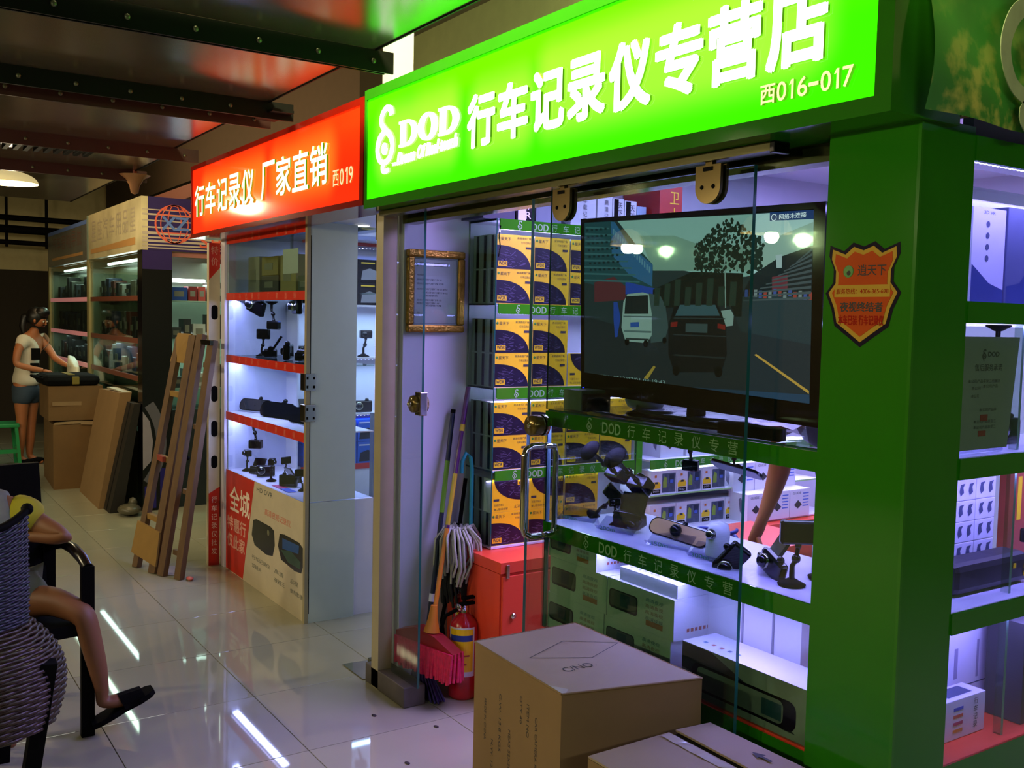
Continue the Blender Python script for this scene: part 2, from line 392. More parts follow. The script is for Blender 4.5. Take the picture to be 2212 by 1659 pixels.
m_lit = sign_mat('lit green sign face', '#3aff00', '#a4f238', 1, .88, .98,
                 [(x_+2.46, z_-2.03, a_, b_) for x_, z_, a_, b_ in ((-3.27, 2.265, .24, .05), (-2.69, 2.25, .11, .04), (-1.95, 2.275, .46, .05))], .15)
m_sgw = glow('lit white letter', '#f6ffe6', 2.6)
m_side = mat('letter side', '#a9c840', .4, emit='#7ac020', es=.25)
s = thing('green_shop_sign', 'long backlit green shop sign with raised white letters above the glass door', 'sign', (-2.46, 1.83, 2.03))
fr = B()
fr.box(-3.69, -1.245, 1.722, 1.96, 2.03, 2.066, m_greend).box(-3.69, -1.245, 1.722, 1.96, 2.462, 2.50, m_greend)
fr.box(-3.69, -3.672, 1.722, 1.96, 2.066, 2.462, m_greend).box(-1.285, -1.245, 1.722, 1.96, 2.066, 2.462, m_greend).box(-3.672, -1.285, 1.90, 1.96, 2.066, 2.462, m_greend)
obj('frame', fr, s)
obj('lit_panel', B().box(-3.672, -1.285, 1.728, 1.74, 2.066, 2.462, m_lit), s, 'glowing green translucent sign face')
def letter(ch, x, z, w, h, parent, bold=.028, y=1.7275, ext=.007, m=m_sgw, shear=0):
    if ch == '1':
        b = B().box(x+w*.45, x+w*.8, y-ext, y, z, z+h, m_side, {'y-': m}); b.prism([(x+w*.1, y-ext-.0003, z+h*.74), (x+w*.45, y-ext-.0003, z+h*.84), (x+w*.6, y-ext-.0003, z+h), (x+w*.45, y-ext-.0003, z+h)], (0, .003, 0), m)
        return obj('letter', b, parent)
    b = B(); b.text(ch, (x, y, z), X, Z, w, h, m_side, ext=ext, bold=bold*.9, shear=shear)
    b.text(ch, (x, y, z), X, Z, w, h, m, bold=bold, shear=shear, back=ext+.0005)
    return obj('letter', b, parent)
for k, ch in enumerate('行车记录仪专营店'):
    letter(ch, -2.876+.1868*k, 2.168, .160, .165+.0015*k, s, bold=.045)
lb = B(); logo(lb, (-3.60, 1.7275, 2.165), X, Z, .240, m_sgw, .007); obj('emblem', lb, s, 'white figure-of-eight ribbon emblem with a dot')
def serifD(b, x, z, w, h, m, y=1.7275, ext=.007):
    t_ = .26
    def P(q): b.prism([(x+a*w, y, z+c*h) for a, c in q], (0, -ext, 0), m)
    P([(.08, .08), (.08+t_, .08), (.08+t_, .92), (.08, .92)]); P([(0, 0), (.45, 0), (.45, .1), (0, .1)]); P([(0, .9), (.45, .9), (.45, 1), (0, 1)])
    n = 14
    for i in range(n):
        a, c = math.radians(-90+180*i/n), math.radians(-90+180*(i+1)/n)
        P([(.42+.30*math.cos(a), .5+.38*math.sin(a)), (.42+.56*math.cos(a), .5+.5*math.sin(a)), (.42+.56*math.cos(c), .5+.5*math.sin(c)), (.42+.30*math.cos(c), .5+.38*math.sin(c))])
def serifO(b, x, z, w, h, m, y=1.7275, ext=.007):
    n = 26
    for i in range(n):
        a, c = 2*math.pi*i/n, 2*math.pi*(i+1)/n
        b.prism([(x+w*(.5+ra*math.cos(q)), y, z+h*(.5+rb*math.sin(q))) for ra, rb, q in ((.22, .38, a), (.5, .52, a), (.5, .52, c), (.22, .38, c))], (0, -ext, 0), m)
for k, fn in enumerate((serifD, serifO, serifD)):
    b = B(); fn(b, -3.385+.150*k, 2.236, .142, .096, m_sgw); obj('letter', b, s)
tg = B()
tg.text('Dream Of Real-touch', (-3.40, 1.726, 2.172), Vector((1, 0, .03)).normalized(), Z, .45, .046, m_sgw, ext=.006, bold=.012, shear=.35)
tg.text('TM', (-3.445, 1.726, 2.174), X, Z, .03, .012, m_sgw, ext=.004); obj('tagline', tg, s)
for k, (ch, w) in enumerate(zip('西016-017', (.042, .026, .018, .026, .026, .026, .018, .026))):
    x = -1.585+(0, .048, .080, .106, .136, .168, .200, .224)[k]
    letter(ch, x, 2.096 if ch != '-' else 2.113, w, .042 if ch != '-' else .008, s, bold=.018, ext=.009, m=mat('glowing cream numeral', '#fff6c8', .4, emit='#fff2b0', es=.8))  # cream numerals carry a painted glow of their own
# ------------------------------------------------------------------ red sign
m_litr = sign_mat('lit red sign face', '#ff2a08', '#ff7a1e', 1, .95, 1.0, [(x_+4.92, z_-2.03, a_, b_) for x_, z_, a_, b_ in ((-5.4, 2.27, .45, .02), (-4.4, 2.27, .3, .02))], .2)
m_rw = glow('lit warm letter', '#fff0d0', 1.6)
s = thing('red_shop_sign', 'backlit red shop sign with white letters left of the green sign', 'sign', (-4.92, 1.83, 2.03))
m_rfr = mat('dark red painted frame', '#8a160a', .1)
fr = B(); fr.box(-6.165, -3.70, 1.722, 1.93, 2.047, 2.073, m_rfr).box(-6.165, -3.70, 1.722, 1.93, 2.455, 2.482, m_rfr).box(-6.165, -6.14, 1.722, 1.93, 2.073, 2.455, m_rfr).box(-3.735, -3.70, 1.722, 1.93, 2.073, 2.455, m_rfr).box(-6.14, -3.735, 1.88, 1.93, 2.073, 2.455, m_rfr)
obj('frame', fr, s); obj('lit_panel', B().box(-6.14, -3.735, 1.728, 1.74, 2.073, 2.455, m_litr), s, 'glowing red translucent sign face')
for k, ch in enumerate('行车记录仪'): letter(ch, -6.07+.2165*k, 2.172, .185, .178, s, bold=.02, m=m_rw, ext=.006)
for k, ch in enumerate('厂家直销'): letter(ch, -4.905+.2155*k, 2.172, .190, .180, s, bold=.02, m=m_rw, ext=.006)
for k, ch in enumerate('西019'): letter(ch, -4.012+(0, .075, .125, .168)[k], 2.150, .062 if k == 0 else .038, .070, s, bold=.0, m=mat('pale numeral', '#ffd0a8', .4, emit='#ffc8a0', es=.9), ext=.002)

# ------------------------------------------------------------------ banner of green cloth over the right side
s = thing('green_banner', 'crumpled dark green cloth banner with pale ribbon emblem right of the pillar', 'banner', (-1.2, 2.6, 2.05))
nx, nz = 46, 22
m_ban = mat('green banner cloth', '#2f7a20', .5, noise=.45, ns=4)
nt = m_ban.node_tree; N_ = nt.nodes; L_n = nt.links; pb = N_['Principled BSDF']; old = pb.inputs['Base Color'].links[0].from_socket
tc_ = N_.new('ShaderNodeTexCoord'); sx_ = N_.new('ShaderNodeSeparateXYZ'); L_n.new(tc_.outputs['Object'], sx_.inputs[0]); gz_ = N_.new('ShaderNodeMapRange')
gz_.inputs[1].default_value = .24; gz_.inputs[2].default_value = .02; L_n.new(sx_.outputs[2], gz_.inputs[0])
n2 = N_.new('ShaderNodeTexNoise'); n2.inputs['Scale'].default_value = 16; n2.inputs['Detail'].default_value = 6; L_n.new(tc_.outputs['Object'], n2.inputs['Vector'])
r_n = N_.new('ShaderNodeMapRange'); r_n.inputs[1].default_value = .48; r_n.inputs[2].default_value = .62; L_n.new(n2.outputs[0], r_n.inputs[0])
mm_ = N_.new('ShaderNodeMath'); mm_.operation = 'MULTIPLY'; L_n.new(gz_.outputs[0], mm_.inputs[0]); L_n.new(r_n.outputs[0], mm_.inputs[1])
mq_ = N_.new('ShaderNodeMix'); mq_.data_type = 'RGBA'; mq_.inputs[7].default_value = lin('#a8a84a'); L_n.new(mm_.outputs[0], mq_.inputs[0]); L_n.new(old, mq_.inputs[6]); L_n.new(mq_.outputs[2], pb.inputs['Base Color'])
bb = B(); vs = []
def bany(u, v): # sideways folds near the lower corner
    y = 1.80+u*1.55; z = 2.04+v*.62-.03*math.sin(u*9)*(1-v)*.3
    x = -1.222+.010*math.sin(u*26+v*7)*(1-v)**2+.02*(1-v)**3*math.sin(u*11)+.01*math.sin(v*9+u*4)
    return (x, y+.05*(1-v)**2*math.sin(u*5)*.3, z)
for j in range(nz+1):
    for i in range(nx+1): vs.append(bany(i/nx, j/nz))
fs = [(j*(nx+1)+i, j*(nx+1)+i+1, (j+1)*(nx+1)+i+1, (j+1)*(nx+1)+i) for j in range(nz) for i in range(nx)]
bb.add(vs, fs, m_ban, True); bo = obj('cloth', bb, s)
lb = B(); logo(lb, (-1.190, 1.975, 2.045), Y, Z, .42, mat('faded white print', '#8f9a72', .6, noise=.15, ns=20), .002); obj('emblem', lb, s, 'pale ribbon emblem printed on the banner')
0 and obj('hem_rail', B().box(-1.26, -1.205, 1.85, 3.35, 2.025, 2.05, m_greend), s)
obj('timber_batten', B().box(-1.262, -1.240, 1.965, 1.985, 2.05, 2.62, mat('raw timber', '#8a7448', .8)), s)
# ================================================================== SHELF UNITS OF THE GREEN SHOP
LV = [(1.258, 1.306), (1.620, 1.664), (1.975, 2.02)]
WORDS = '行车记录仪专营'
def ledrow(name, a, b_, n, parent, down=True, size=.0035, wid=.004):
    """led tape from a to b_ with n diodes, facing down"""
    a = Vector(a); b_ = Vector(b_); d = b_-a; L = d.length; d.normalize(); w = Vector((-d.y, d.x, 0))
    b = B(); q = [a-w*wid, b_-w*wid, b_+w*wid, a+w*wid]
    b.prism([p[:] for p in q], (0, 0, .0015), m_ledb)
    for i in range(n):
        c = a+d*(L*(i+.5)/n); k = size
        b.add([(c-d*k-w*k-Vector((0, 0, .001)))[:], (c+d*k-w*k-Vector((0, 0, .001)))[:], (c+d*k+w*k-Vector((0, 0, .001)))[:], (c-d*k+w*k-Vector((0, 0, .001)))[:]], [(0, 1, 2, 3)], m_led)
    return obj(name, b, parent)
def strip_letters(parent, face, pl, z, h, m, cjk, u0, pitch, logo_u=None, dod_u=None):
    """flat printed letters on a shelf strip, one part per letter; face 'y' looks to -y, 'x' looks to +x"""
    xd = X if face == 'y' else Y
    def P(u, dz=0): return (u, pl-.0006, z+dz) if face == 'y' else (pl+.0006, u, z+dz)
    if logo_u is not None:
        b = B(); logo(b, P(logo_u, -.002), xd, Z, h*1.15, m, 0); obj('emblem', b, parent)
    if dod_u is not None:
        for k, ch in enumerate('DOD'): b = B(); b.text(ch, P(dod_u+k*.030), xd, Z, .025, h*.92, m, bold=.03); obj('letter', b, parent)
    for k, ch in enumerate(cjk):
        if ch != ' ': b = B(); b.text(ch, P(u0+k*pitch), xd, Z, h*.98, h, m); obj('letter', b, parent)
# ---- shelf unit A along the left partition
A = thing('wall_shelf', 'glass sided wall shelf full of yellow cartons along the left partition', 'shelf', (-3.62, 2.65, .62))
AY0, AY1, AX = 2.25, 3.04, -3.505
for k, (z0, z1) in enumerate([(.906, .95)]+LV):
    obj('shelf_board', B().box(-3.728, AX, AY0, AY1, z1-.008, z1, m_wallw, {'x+': m_edgel, 'y-': mat('dark shelf end', '#26303c', .3)}), A)
    sp = B().box(AX, AX+.006, AY0+.01, AY1, z0, z1, m_strip); so = obj('price_strip', sp, A, 'green shelf strip with pale lettering')
    strip_letters(so, 'x', AX+.006, z0+.006, .031, m_stript, WORDS, 2.525, .062, 2.345, 2.422)
    ledrow('led_strip', (AX-.02, AY0+.02, z0+.004), (AX-.02, AY1, z0+.004), 40, A)
    area('shelf_led_light', (AX-.03, (AY0+AY1)/2, z0-.002), .05, AY1-AY0, 6.5, '#bcaaff', (0, math.radians(-12), 0))
obj('shelf_board', B().box(-3.728, AX, AY0, AY1, .612, .62, m_wallw), A)
obj('back_panel', B().box(-3.729, -3.724, AY0, AY1, .62, 2.02, m_wallw), A)
obj('end_pane', B().box(-3.728, AX, AY0-.006, AY0, .62, 2.02, m_gls, {'x+': m_edge, 'z+': m_edge}), A)
obj('end_post', B().box(-3.60, AX, AY1, AY1+.05, .62, 2.02, m_wallw, {'x+': m_strip}), A)
obj('cable', B().tube([(-3.50, 2.262, 1.99), (-3.505, 2.258, 1.95), (-3.5, 2.262, 1.90), (-3.505, 2.257, 1.86)], .003, m_black, 5), A)
# ---- shelf unit B further in
U = thing('back_shelf', 'wall shelf of white camera cartons beyond the yellow cartons', 'shelf', (-3.6, 3.6, .62))
for k, (z0, z1) in enumerate([(.906, .95)]+LV):
    obj('shelf_board', B().box(-3.728, -3.46, 3.10, 4.3, z1-.008, z1, m_wallw), U)
    so = obj('price_strip', B().box(-3.46, -3.454, 3.10, 4.3, z0, z1, m_strip), U, 'green shelf strip with pale lettering')
    strip_letters(so, 'x', -3.454, z0+.006, .031, m_stript, WORDS, 3.36, .062, 3.18, 3.257)
    area('shelf_led_light', (-3.50, 3.7, z0-.002), .05, 1.1, 7.5, '#bcaaff', (0, math.radians(-12), 0))
    ledrow('led_strip', (-3.49, 3.12, z0+.004), (-3.49, 4.28, z0+.004), 40, U)
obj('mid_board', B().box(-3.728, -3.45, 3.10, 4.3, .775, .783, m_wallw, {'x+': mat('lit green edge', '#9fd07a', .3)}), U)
obj('bottom_board', B().box(-3.728, -3.35, 3.10, 4.3, .612, .62, m_wallw), U)
obj('back_panel', B().box(-3.729, -3.724, 3.10, 4.3, .62, 2.02, m_wallw), U)
# ---- orange base cabinets under both
def base_cab(y0, y1, label, x1=-3.30):
    t = thing('base_cabinet', label, 'cabinet', (-3.5, (y0+y1)/2, 0))
    obj('carcass', B().box(-3.72, x1, y0, y1, 0, .56, m_orange), t)
    obj('lid', B().box(-3.72, x1+.012, y0-.004, y1+.004, .565, .61, m_orange), t)
    for i in range(2 if y1-y0 > .5 else 1):
        n = 2 if y1-y0 > .5 else 1; w = (y1-y0)/n; ya = y0+i*w+.006
        d = obj('door', B().box(x1, x1+.014, ya, ya+w-.012, .03, .552, m_orange, None, .002), t)
        obj('lock', B().lathe([(0, .014), (.011, .014), (.013, .024), (0, .026)], (x1, ya+.05, .386), m_chrome, 14, 'x'), d)
    obj('catch', B().box(x1+.012, x1+.02, y0+.02, y0+.035, .545, .60, m_steel, None, .002), t)
    return t
base_cab(2.165, 2.99, 'orange laminate base cabinet beside the mop and fire extinguishers')
base_cab(3.01, 4.3, 'orange laminate base cabinet deeper inside the shop')

# ---- yellow cartons
def yellow_carton():
    w, h, d = .190, .146, .062
    c = B().box(-d, 0, 0, w, 0, h, m_white, {'x+': m_yel, 'y-': mat('carton end', '#7f8888', .5), 'x-': m_white, 'y+': m_white, 'z+': m_white, 'z-': m_white})
    c.box(-d*.62, -d*.30, -.0006, 0, 0.004, h-.004, m_blackm)
    carton = c.mesh('carton')
    p = B(); n = 16; e = .0005
    pts = [(e, 0.002, .002)]+[(e, .002+.175*math.cos(a)**.8 if math.cos(a) > 0 else .002, .002+.098*math.sin(a)) for a in [math.pi/2*i/n for i in range(n)]]+[(e, .002, .100)]
    p.poly(pts, m_purple)
    rq = random.Random(21); gh = mat('grey print highlight', '#575068', .3)
    for k in range(26):
        a = .15+1.2*rq.random(); rr = .045+.085*rq.random(); y0 = .004+rr*1.15*math.cos(a); z0 = .006+rr*.62*math.sin(a); l = .006+.012*rq.random(); w_ = .0015+.002*rq.random(); t_ = rq.uniform(-.9, .9)
        dy, dz = l*math.cos(t_), l*.7*math.sin(t_); p.poly([(e*2, y0-dy, z0-dz), (e*2, y0-dy+w_, z0-dz-w_), (e*2, y0+dy+w_, z0+dz-w_), (e*2, y0+dy, z0+dz)], gh)
    p.poly([(e*2, .008, .012), (e*2, .056, .012), (e*2, .056, .034), (e*2, .008, .034)], m_yel)
    p.text('WDR', (e*3, .012, .017), Y, Z, .040, .014, m_ink, bold=.02)
    p.text('星天下', (e*2, .022, h-.026), Y, Z, .05, .014, m_ink)
    p.ball((e, .013, h-.018), .006, mat('leaf green print', '#3f8a2a', .5), 8, (.05, 1, 1))
    p.text('高清夜视广角', (e*2, .105, h-.018), Y, Z, .07, .010, m_ink)
    p.text('行车记录仪', (e*2, .125, h-.036), Y, Z, .05, .010, m_ink)
    p.poly([(e*2, .150, .088), (e*2, .178, .088), (e*2, .178, .098), (e*2, .150, .098)], m_ink)
    return [('carton', carton), ('front_print', p.mesh('front_print'))]
YC = yellow_carton()
def yc(y, z, row, lv, k, flip=False, x=AX-.012, back=0):
    lab = f'yellow dashcam carton, {row} row of the {lv} shelf, {ORD[k]} from the near end'
    if flip: lab = f'upside-down yellow dashcam carton, {row} row of the {lv} shelf, {ORD[k]} from the near end'
    if flip: return place(YC, 'yellow_carton', lab, 'carton', (x, y+.190, z+.146), (180, 0, 0), 'yellow cartons on the wall shelf')
    return place(YC, 'yellow_carton', lab, 'carton', (x, y, z), (0, 0, 0), 'yellow cartons on the wall shelf')
Y0 = AY0+.004
for lv, zb, rows in (('top', 1.664, ((0, 0, 4), (1, 0, 4))), ('second', 1.306, ((0, .0, 4), (1, -.0, 2))), ('third', .950, ((0, 0, 4), (1, 0, 4))), ('bottom', .620, ((0, 0, 3), (1, 0, 3)))):
    for r, dy, n in rows:
        for k in range(n):
            flip = (lv == 'second' and r == 0 and k == 2) or (lv == 'bottom' and r == 1 and k < 2)
            yc(Y0+k*.1955, zb+.0005+r*.1465, ('lower', 'upper')[r], lv, k, flip)
# cartons standing behind the first column, seen edge-on through the glass end
for lv, zb, nr in (('top', 1.664, 2), ('second', 1.306, 2), ('third', .95, 2), ('bottom', .62, 2)):
    for r in range(nr):
        for q in (1, 2):
            place(YC, 'yellow_carton', f'yellow carton seen edge-on, {("lower", "upper")[r]} row of the {lv} shelf, {("middle", "rearmost")[q-1]} of three', 'carton',
                  (AX-.012-.0635*q, Y0+.002*q, zb+.0005+r*.1465), (0, 0, 0), 'yellow cartons standing behind the front ones')
# ---- goods on top of shelf A and B
def topbox(name, label, x0, x1, y0, y1, z1, m, fr=None, txt=None, tm=None, band=None, z0=2.0205):
    t = thing(name, label, 'box', ((x0+x1)/2, (y0+y1)/2, z0))
    obj('carton', B().box(x0, x1, y0, y1, z0, z1, m, {'x+': fr or m, 'x-': m, 'y-': m, 'y+': m, 'z+': m, 'z-': m}), t)
    p = B()
    if band: p.box(x1, x1+.0006, y0+(y1-y0)*.1, y0+(y1-y0)*.5, z0+.003, z1-.003, band)
    if txt: # vertical lettering
        n = len(txt); h = min((z1-z0)*.8/n, (y1-y0)*.5)
        for i, ch in enumerate(txt): p.text(ch, (x1+.0012, (y0+y1)/2-h*.1, z1-.01-(i+1)*h*1.05), Y, Z, h*.8, h*.8, tm or m_ink)
    if p.v: obj('front_print', p, t)
    return t
m_navy = mat('navy carton', '#152036', .4); m_lb = mat('light blue carton', '#9fb8d0', .4); m_redc = mat('red carton', '#b3261c', .4)
topbox('gadget_box', 'dark navy box with a purple note on top of the shelf, nearest the viewer', -3.72, -3.54, 2.20, 2.36, 2.14, m_navy, m_navy)
topbox('gadget_box', 'black box with white edge beside the navy box on the shelf top', -3.72, -3.54, 2.365, 2.47, 2.16, m_black, m_black, 'DVR', m_white, m_white)
topbox('gadget_box', 'tall grey upright box behind the brass hanger on the shelf top', -3.72, -3.56, 2.475, 2.62, 2.20, mat('grey carton', '#7c8490', .5))
topbox('gadget_box', 'white box with four black characters upright on the shelf top', -3.72, -3.53, 2.65, 2.79, 2.165, m_white, None, '车载记录')
topbox('gadget_box', 'white box with grey patch and vertical characters on the shelf top', -3.72, -3.53, 2.80, 2.885, 2.165, m_white, None, '高清记录')
topbox('gadget_box', 'narrow white box with a black lettered band, nearer of two on the shelf top', -3.72, -3.53, 2.89, 2.955, 2.16, m_white, None, '天下', None, m_blackm)
topbox('gadget_box', 'narrow white box with a black lettered band, further of two on the shelf top', -3.72, -3.53, 2.96, 3.03, 2.155, m_white, None, '天下', None, m_blackm)
topbox('gadget_box', 'small pale blue box beside the red carton on the shelf top', -3.72, -3.53, 3.035, 3.09, 2.135, m_lb)
topbox('gadget_box', 'red carton with dark device picture and yellow lettering on the shelf top', -3.72, -3.46, 3.11, 3.25, 2.235, m_redc, None, '卫士', m_yel)
topbox('gadget_box', 'low brown box behind the television top edge', -3.72, -3.5, 3.28, 3.6, 2.10, m_cardd)
topbox('gadget_box', 'black lettered low box beyond the brown box on the shelf top', -3.72, -3.5, 3.65, 3.95, 2.12, m_black, None)

# ---- white camera cartons (taxi picture) on unit B
def cam_carton():
    w, h, d = .162, .112, .09; e = .0005
    c = B().box(-d, 0, 0, w, 0, h, m_white).mesh('carton'); p = B()
    p.poly([(e, .008, .004), (e, .060, .004), (e, .060, .024), (e, .008, .024)], m_blackm)
    p.poly([(e, .006, .028), (e, .058, .028), (e, .062, .046), (e, .050, .060), (e, .018, .060), (e, .004, .046)], m_yel)
    p.poly([(e*2, .022, .050), (e*2, .046, .050), (e*2, .042, .060), (e*2, .026, .060)], m_ink)
    p.poly([(e, .022, .080), (e, .036, .080), (e, .036, .092), (e, .022, .092)], mat('orange print', '#c9742c', .5))
    p.poly([(e, .070, .006), (e, .156, .006), (e, .156, .098), (e, .070, .098)], mat('dim photo print', '#4c5468', .4, noise=.4, ns=40))
    p.poly([(e*2, .076, .03), (e*2, .100, .03), (e*2, .100, .075), (e*2, .084, .085), (e*2, .076, .06)], mat('lime print', '#8aa832', .5))
    p.poly([(e*2, .116, .048), (e*2, .146, .048), (e*2, .146, .092), (e*2, .116, .092)], mat('camera back print', '#20263c', .3))
    p.poly([(e*3, .120, .050), (e*3, .142, .050), (e*3, .142, .066), (e*3, .120, .066)], mat('blue print', '#4a6ac0', .4))
    p.text('DOD', (e*2, .015, .010), Y, Z, .036, .009, m_white)
    return [('carton', c), ('front_print', p.mesh('front_print'))]
CC = cam_carton()
for r, zb in ((1, .7835), (0, .6205)):
    for k in range(3 if r else 4):
        place(CC, 'camera_carton', f'white carton with yellow taxi print, {("lower", "upper")[r]} row, {ORD[k]} from the near end', 'carton', (-3.46, 3.11+k*.166, zb), (0, 0, 0), 'white taxi print cartons')
def pcarton():
    w, h, d = .15, .14, .13; e = .0005
    c = B().box(-d, 0, 0, w, 0, h, m_white).mesh('carton'); p = B()
    p.poly([(e, .03, .06), (e, .06, .04), (e, .09, .06), (e, .06, .085)], m_ink)
    p.poly([(-.03, -e, .03), (-.05, -e, .05), (-.06, -e, .11), (-.045, -e, .12), (-.025, -e, .08)], mat('grey print', '#6c6c7c', .5))
    for i in range(5): p.poly([(e, .095, .05+i*.016), (e, .14, .05+i*.016), (e, .14, .056+i*.016), (e, .095, .056+i*.016)], mat('blue print', '#4a6ac0', .4))
    p.text('GUIDE', (e, .02, .115), Y, Z, .06, .012, m_ink)
    return [('carton', c), ('front_print', p.mesh('front_print'))]
PC = pcarton()
for r in range(2):
    for k in range(3):
        place(PC, 'parts_carton', f'white carton with black gadget print, {("lower", "upper")[r]} row, {ORD[k]} from the taxi print cartons', 'carton', (-3.44+.10*(r == 0), 3.64+k*.155, .6205+r*.1405), (0, 0, 0), 'white gadget print cartons')
for k in range(4): # cartons on the third level, seen as shapes below the television
    place(PC, 'parts_carton', f'white carton with black gadget print, level above the lettered strip, {ORD[k]} from the near end', 'carton', (-3.50, 3.2+k*.17, .9505), (0, 0, 0), 'white gadget print cartons')
for k in range(5):
    place(PC, 'parts_carton', f'white gadget print carton behind the television, {ORD[k]} from the near end', 'carton', (-3.50, 3.15+k*.2, 1.3065), (0, 0, 0), 'white gadget print cartons')

# ---- framed certificate on the partition
t = thing('certificate', 'gilt framed certificate hanging on the white partition', 'picture', (-3.71, 2.07, 1.71))
fr = B()
y0, y1, z0, z1 = 1.935, 2.215, 1.535, 1.885
for a in ((y0, y1, z1-.032, z1), (y0, y1, z0, z0+.032), (y0, y0+.032, z0+.032, z1-.032), (y1-.032, y1, z0+.032, z1-.032)):
    fr.box(-3.728, -3.700, *a, m_gold, None, .007)
obj('frame', fr, t, 'ornate gilt frame')
obj('sheet', B().box(-3.728, -3.716, y0+.03, y1-.03, z0+.03, z1-.03, m_paper), t)
p = B(); q = -3.7155
p.text('星天下', (q, 1.995, 1.815), Y, Z, .05, .018, m_ink); p.text('品牌授权书', (q, 2.065, 1.815), Y, Z, .075, .018, m_ink)
p.ball((q, 1.985, 1.822), .007, mat('leaf green print', '#3f8a2a', .5), 8, (.05, 1, 1))
for i, (a, w, z) in enumerate(((0, .04, 1.775), (0, .12, 1.755), (0, .13, 1.738), (.0, .15, 1.715), (.03, .12, 1.70), (.03, .07, 1.687), (0, .12, 1.668), (0, .11, 1.655), (.03, .09, 1.645), (0, .015, 1.615))):
    p.text('授权经销代理行车记录仪'[:max(2, int(w/.013))], (q, 1.985+a, z), Y, Z, w, .008, m_ink)
for a in ((1.972, 2.178, 1.845, 1.847), (1.972, 2.178, 1.572, 1.574), (1.972, 1.974, 1.572, 1.847), (2.176, 2.178, 1.572, 1.847)):
    p.box(q, q+.0003, *a, mat('grey border print', '#7a7f88', .6))
obj('lettering', p, t)
obj('glazing', B().box(-3.712, -3.7105, y0+.03, y1-.03, z0+.03, z1-.03, m_glsp), t)
# ================================================================== FRONT DISPLAY CASE
FX0, FX1, FY0, FY1 = -2.612, -1.50, 1.885, 2.27
t = C = thing('front_display_case', 'green banded glass display case behind the sliding glass door, television on top', 'display case', (-2.05, 2.08, 0))
obj('base', B().box(FX0, FX1, FY0, FY1, 0, .575, m_green, {'z+': m_orange}), t)
obj('floor_board', B().box(FX0+.005, FX1, FY0+.006, FY1, .575, .583, m_orange), t)
for z0, z1 in ((.887, .937), (1.255, 1.303)):
    so = obj('price_strip', B().box(FX0, FX1, FY0-.006, FY0, z0, z1, m_green), t, 'green strip with pale lettering')
    strip_letters(so, 'y', FY0-.006, z0+.007, .035, m_stript, WORDS, -2.200, .0668, -2.395, -2.316)
    ledrow('led_strip', (FX0+.02, FY0+.015, z0+.004), (FX1-.02, FY0+.015, z0+.004), 60, t)
    area('case_led_light', ((FX0+FX1)/2, FY0+.03, z0), FX1-FX0-.05, .04, 8, '#9a84ff', (math.radians(-15), 0, 0))
obj('shelf_board', B().box(FX0+.004, FX1, FY0+.001, FY1-.002, .930, .937, mat('frosted white shelf', '#cfcde6', .25)), t)
obj('top_pane', B().box(FX0+.004, FX1, FY0+.001, FY1, 1.303, 1.309, m_gls, {'y-': m_edge, 'x-': m_edge}), t)
obj('front_pane', B().box(FX0, FX1, FY0, FY0+.005, .583, 1.30, m_gls, {'x-': m_edge}), t)
obj('end_pane', B().box(FX0, FX0+.006, FY0+.006, FY1, .583, 1.30, m_gls, {'y-': m_edge, 'y+': m_edge}), t)
obj('corner_post', B().box(FX0-.004, FX0+.012, FY0-.004, FY0+.010, .583, 1.303, m_glsd, {'x+': m_edgel}), t)
t = thing('upper_pane', 'tall fixed glass pane standing on the front display case', 'glass pane', (-2.05, 1.885, 1.31))
obj('pane', B().box(-2.601, -1.50, 1.872, 1.878, 1.31, 2.02, m_glsd, {'x-': m_edge}), t)
# ---- cartons in the lower half of the case
def mirror_carton():
    w, h, d = .295, .119, .20; e = .0005
    m_off = mat('off white carton', '#e4e6d4', .5)
    c = B().box(0, w, 0, d, 0, h, m_white, {'y-': m_off, 'x+': m_white, 'x-': m_white, 'y+': m_white, 'z+': m_white, 'z-': m_white}).mesh('carton'); p = B()
    pts = [(x*1+.075, -e, z+.06) for x, z in rrect(.13, .058, .012)]
    p.poly(pts, mat('dark print', '#22221f', .4)); p.poly([(x+.075, -e*2, z+.062) for x, z in rrect(.12, .048, .010)], mat('mirror print', '#5b5f55', .3))
    p.poly([(.062, -e*3, .045), (.105, -e*3, .045), (.105, -e*3, .082), (.062, -e*3, .082)], mat('teal screen print', '#24484e', .3))
    for i, cc in enumerate(('#4a7f9a', '#a5594a', '#a5594a', '#5a6a86')):
        z = .088-i*.018; m = mat('lettering print '+str(i), cc, .5); p.text('高清夜视', (.175, -e, z), X, Z, .075, .011, m)
    p.poly([(.178, -e, .018), (.250, -e, .018), (.250, -e, .034), (.178, -e, .034)], mat('orange print', '#c9742c', .5))
    for i in range(6): p.poly([(w+e, .05+.016*i, .02), (w+e, .06+.016*i, .02), (w+e, .06+.016*i, .03), (w+e, .05+.016*i, .03)], mat('lettering print 1', '#a5594a', .5))
    return [('carton', c), ('front_print', p.mesh('front_print'))]
MC = mirror_carton()
for r in range(2):
    for k in range(2):
        place(MC, 'mirror_carton', f'white rearview mirror carton in the case, {("lower", "middle")[r]} row, {("left", "right")[k]} one', 'carton', (FX0+.012+k*.298+.01*r, FY0+.012, .5835+r*.1195), (0, 0, 0), 'mirror cartons in the front case')
place(MC, 'mirror_carton', 'white rearview mirror carton on top of the stack, tucked under the green strip', 'carton', (FX0+.012, FY0+.012, .8228), (0, 0, 0), 'mirror cartons in the front case', .85)
t = thing('opened_carton', 'white carton with accessory pictures on its lid, lying on the mirror cartons', 'carton', (-2.13, 2.0, .8228))
obj('carton', B().box(-2.25, -2.0, 1.91, 2.09, .8228, .862, m_white), t)
p = B(); e = .8626
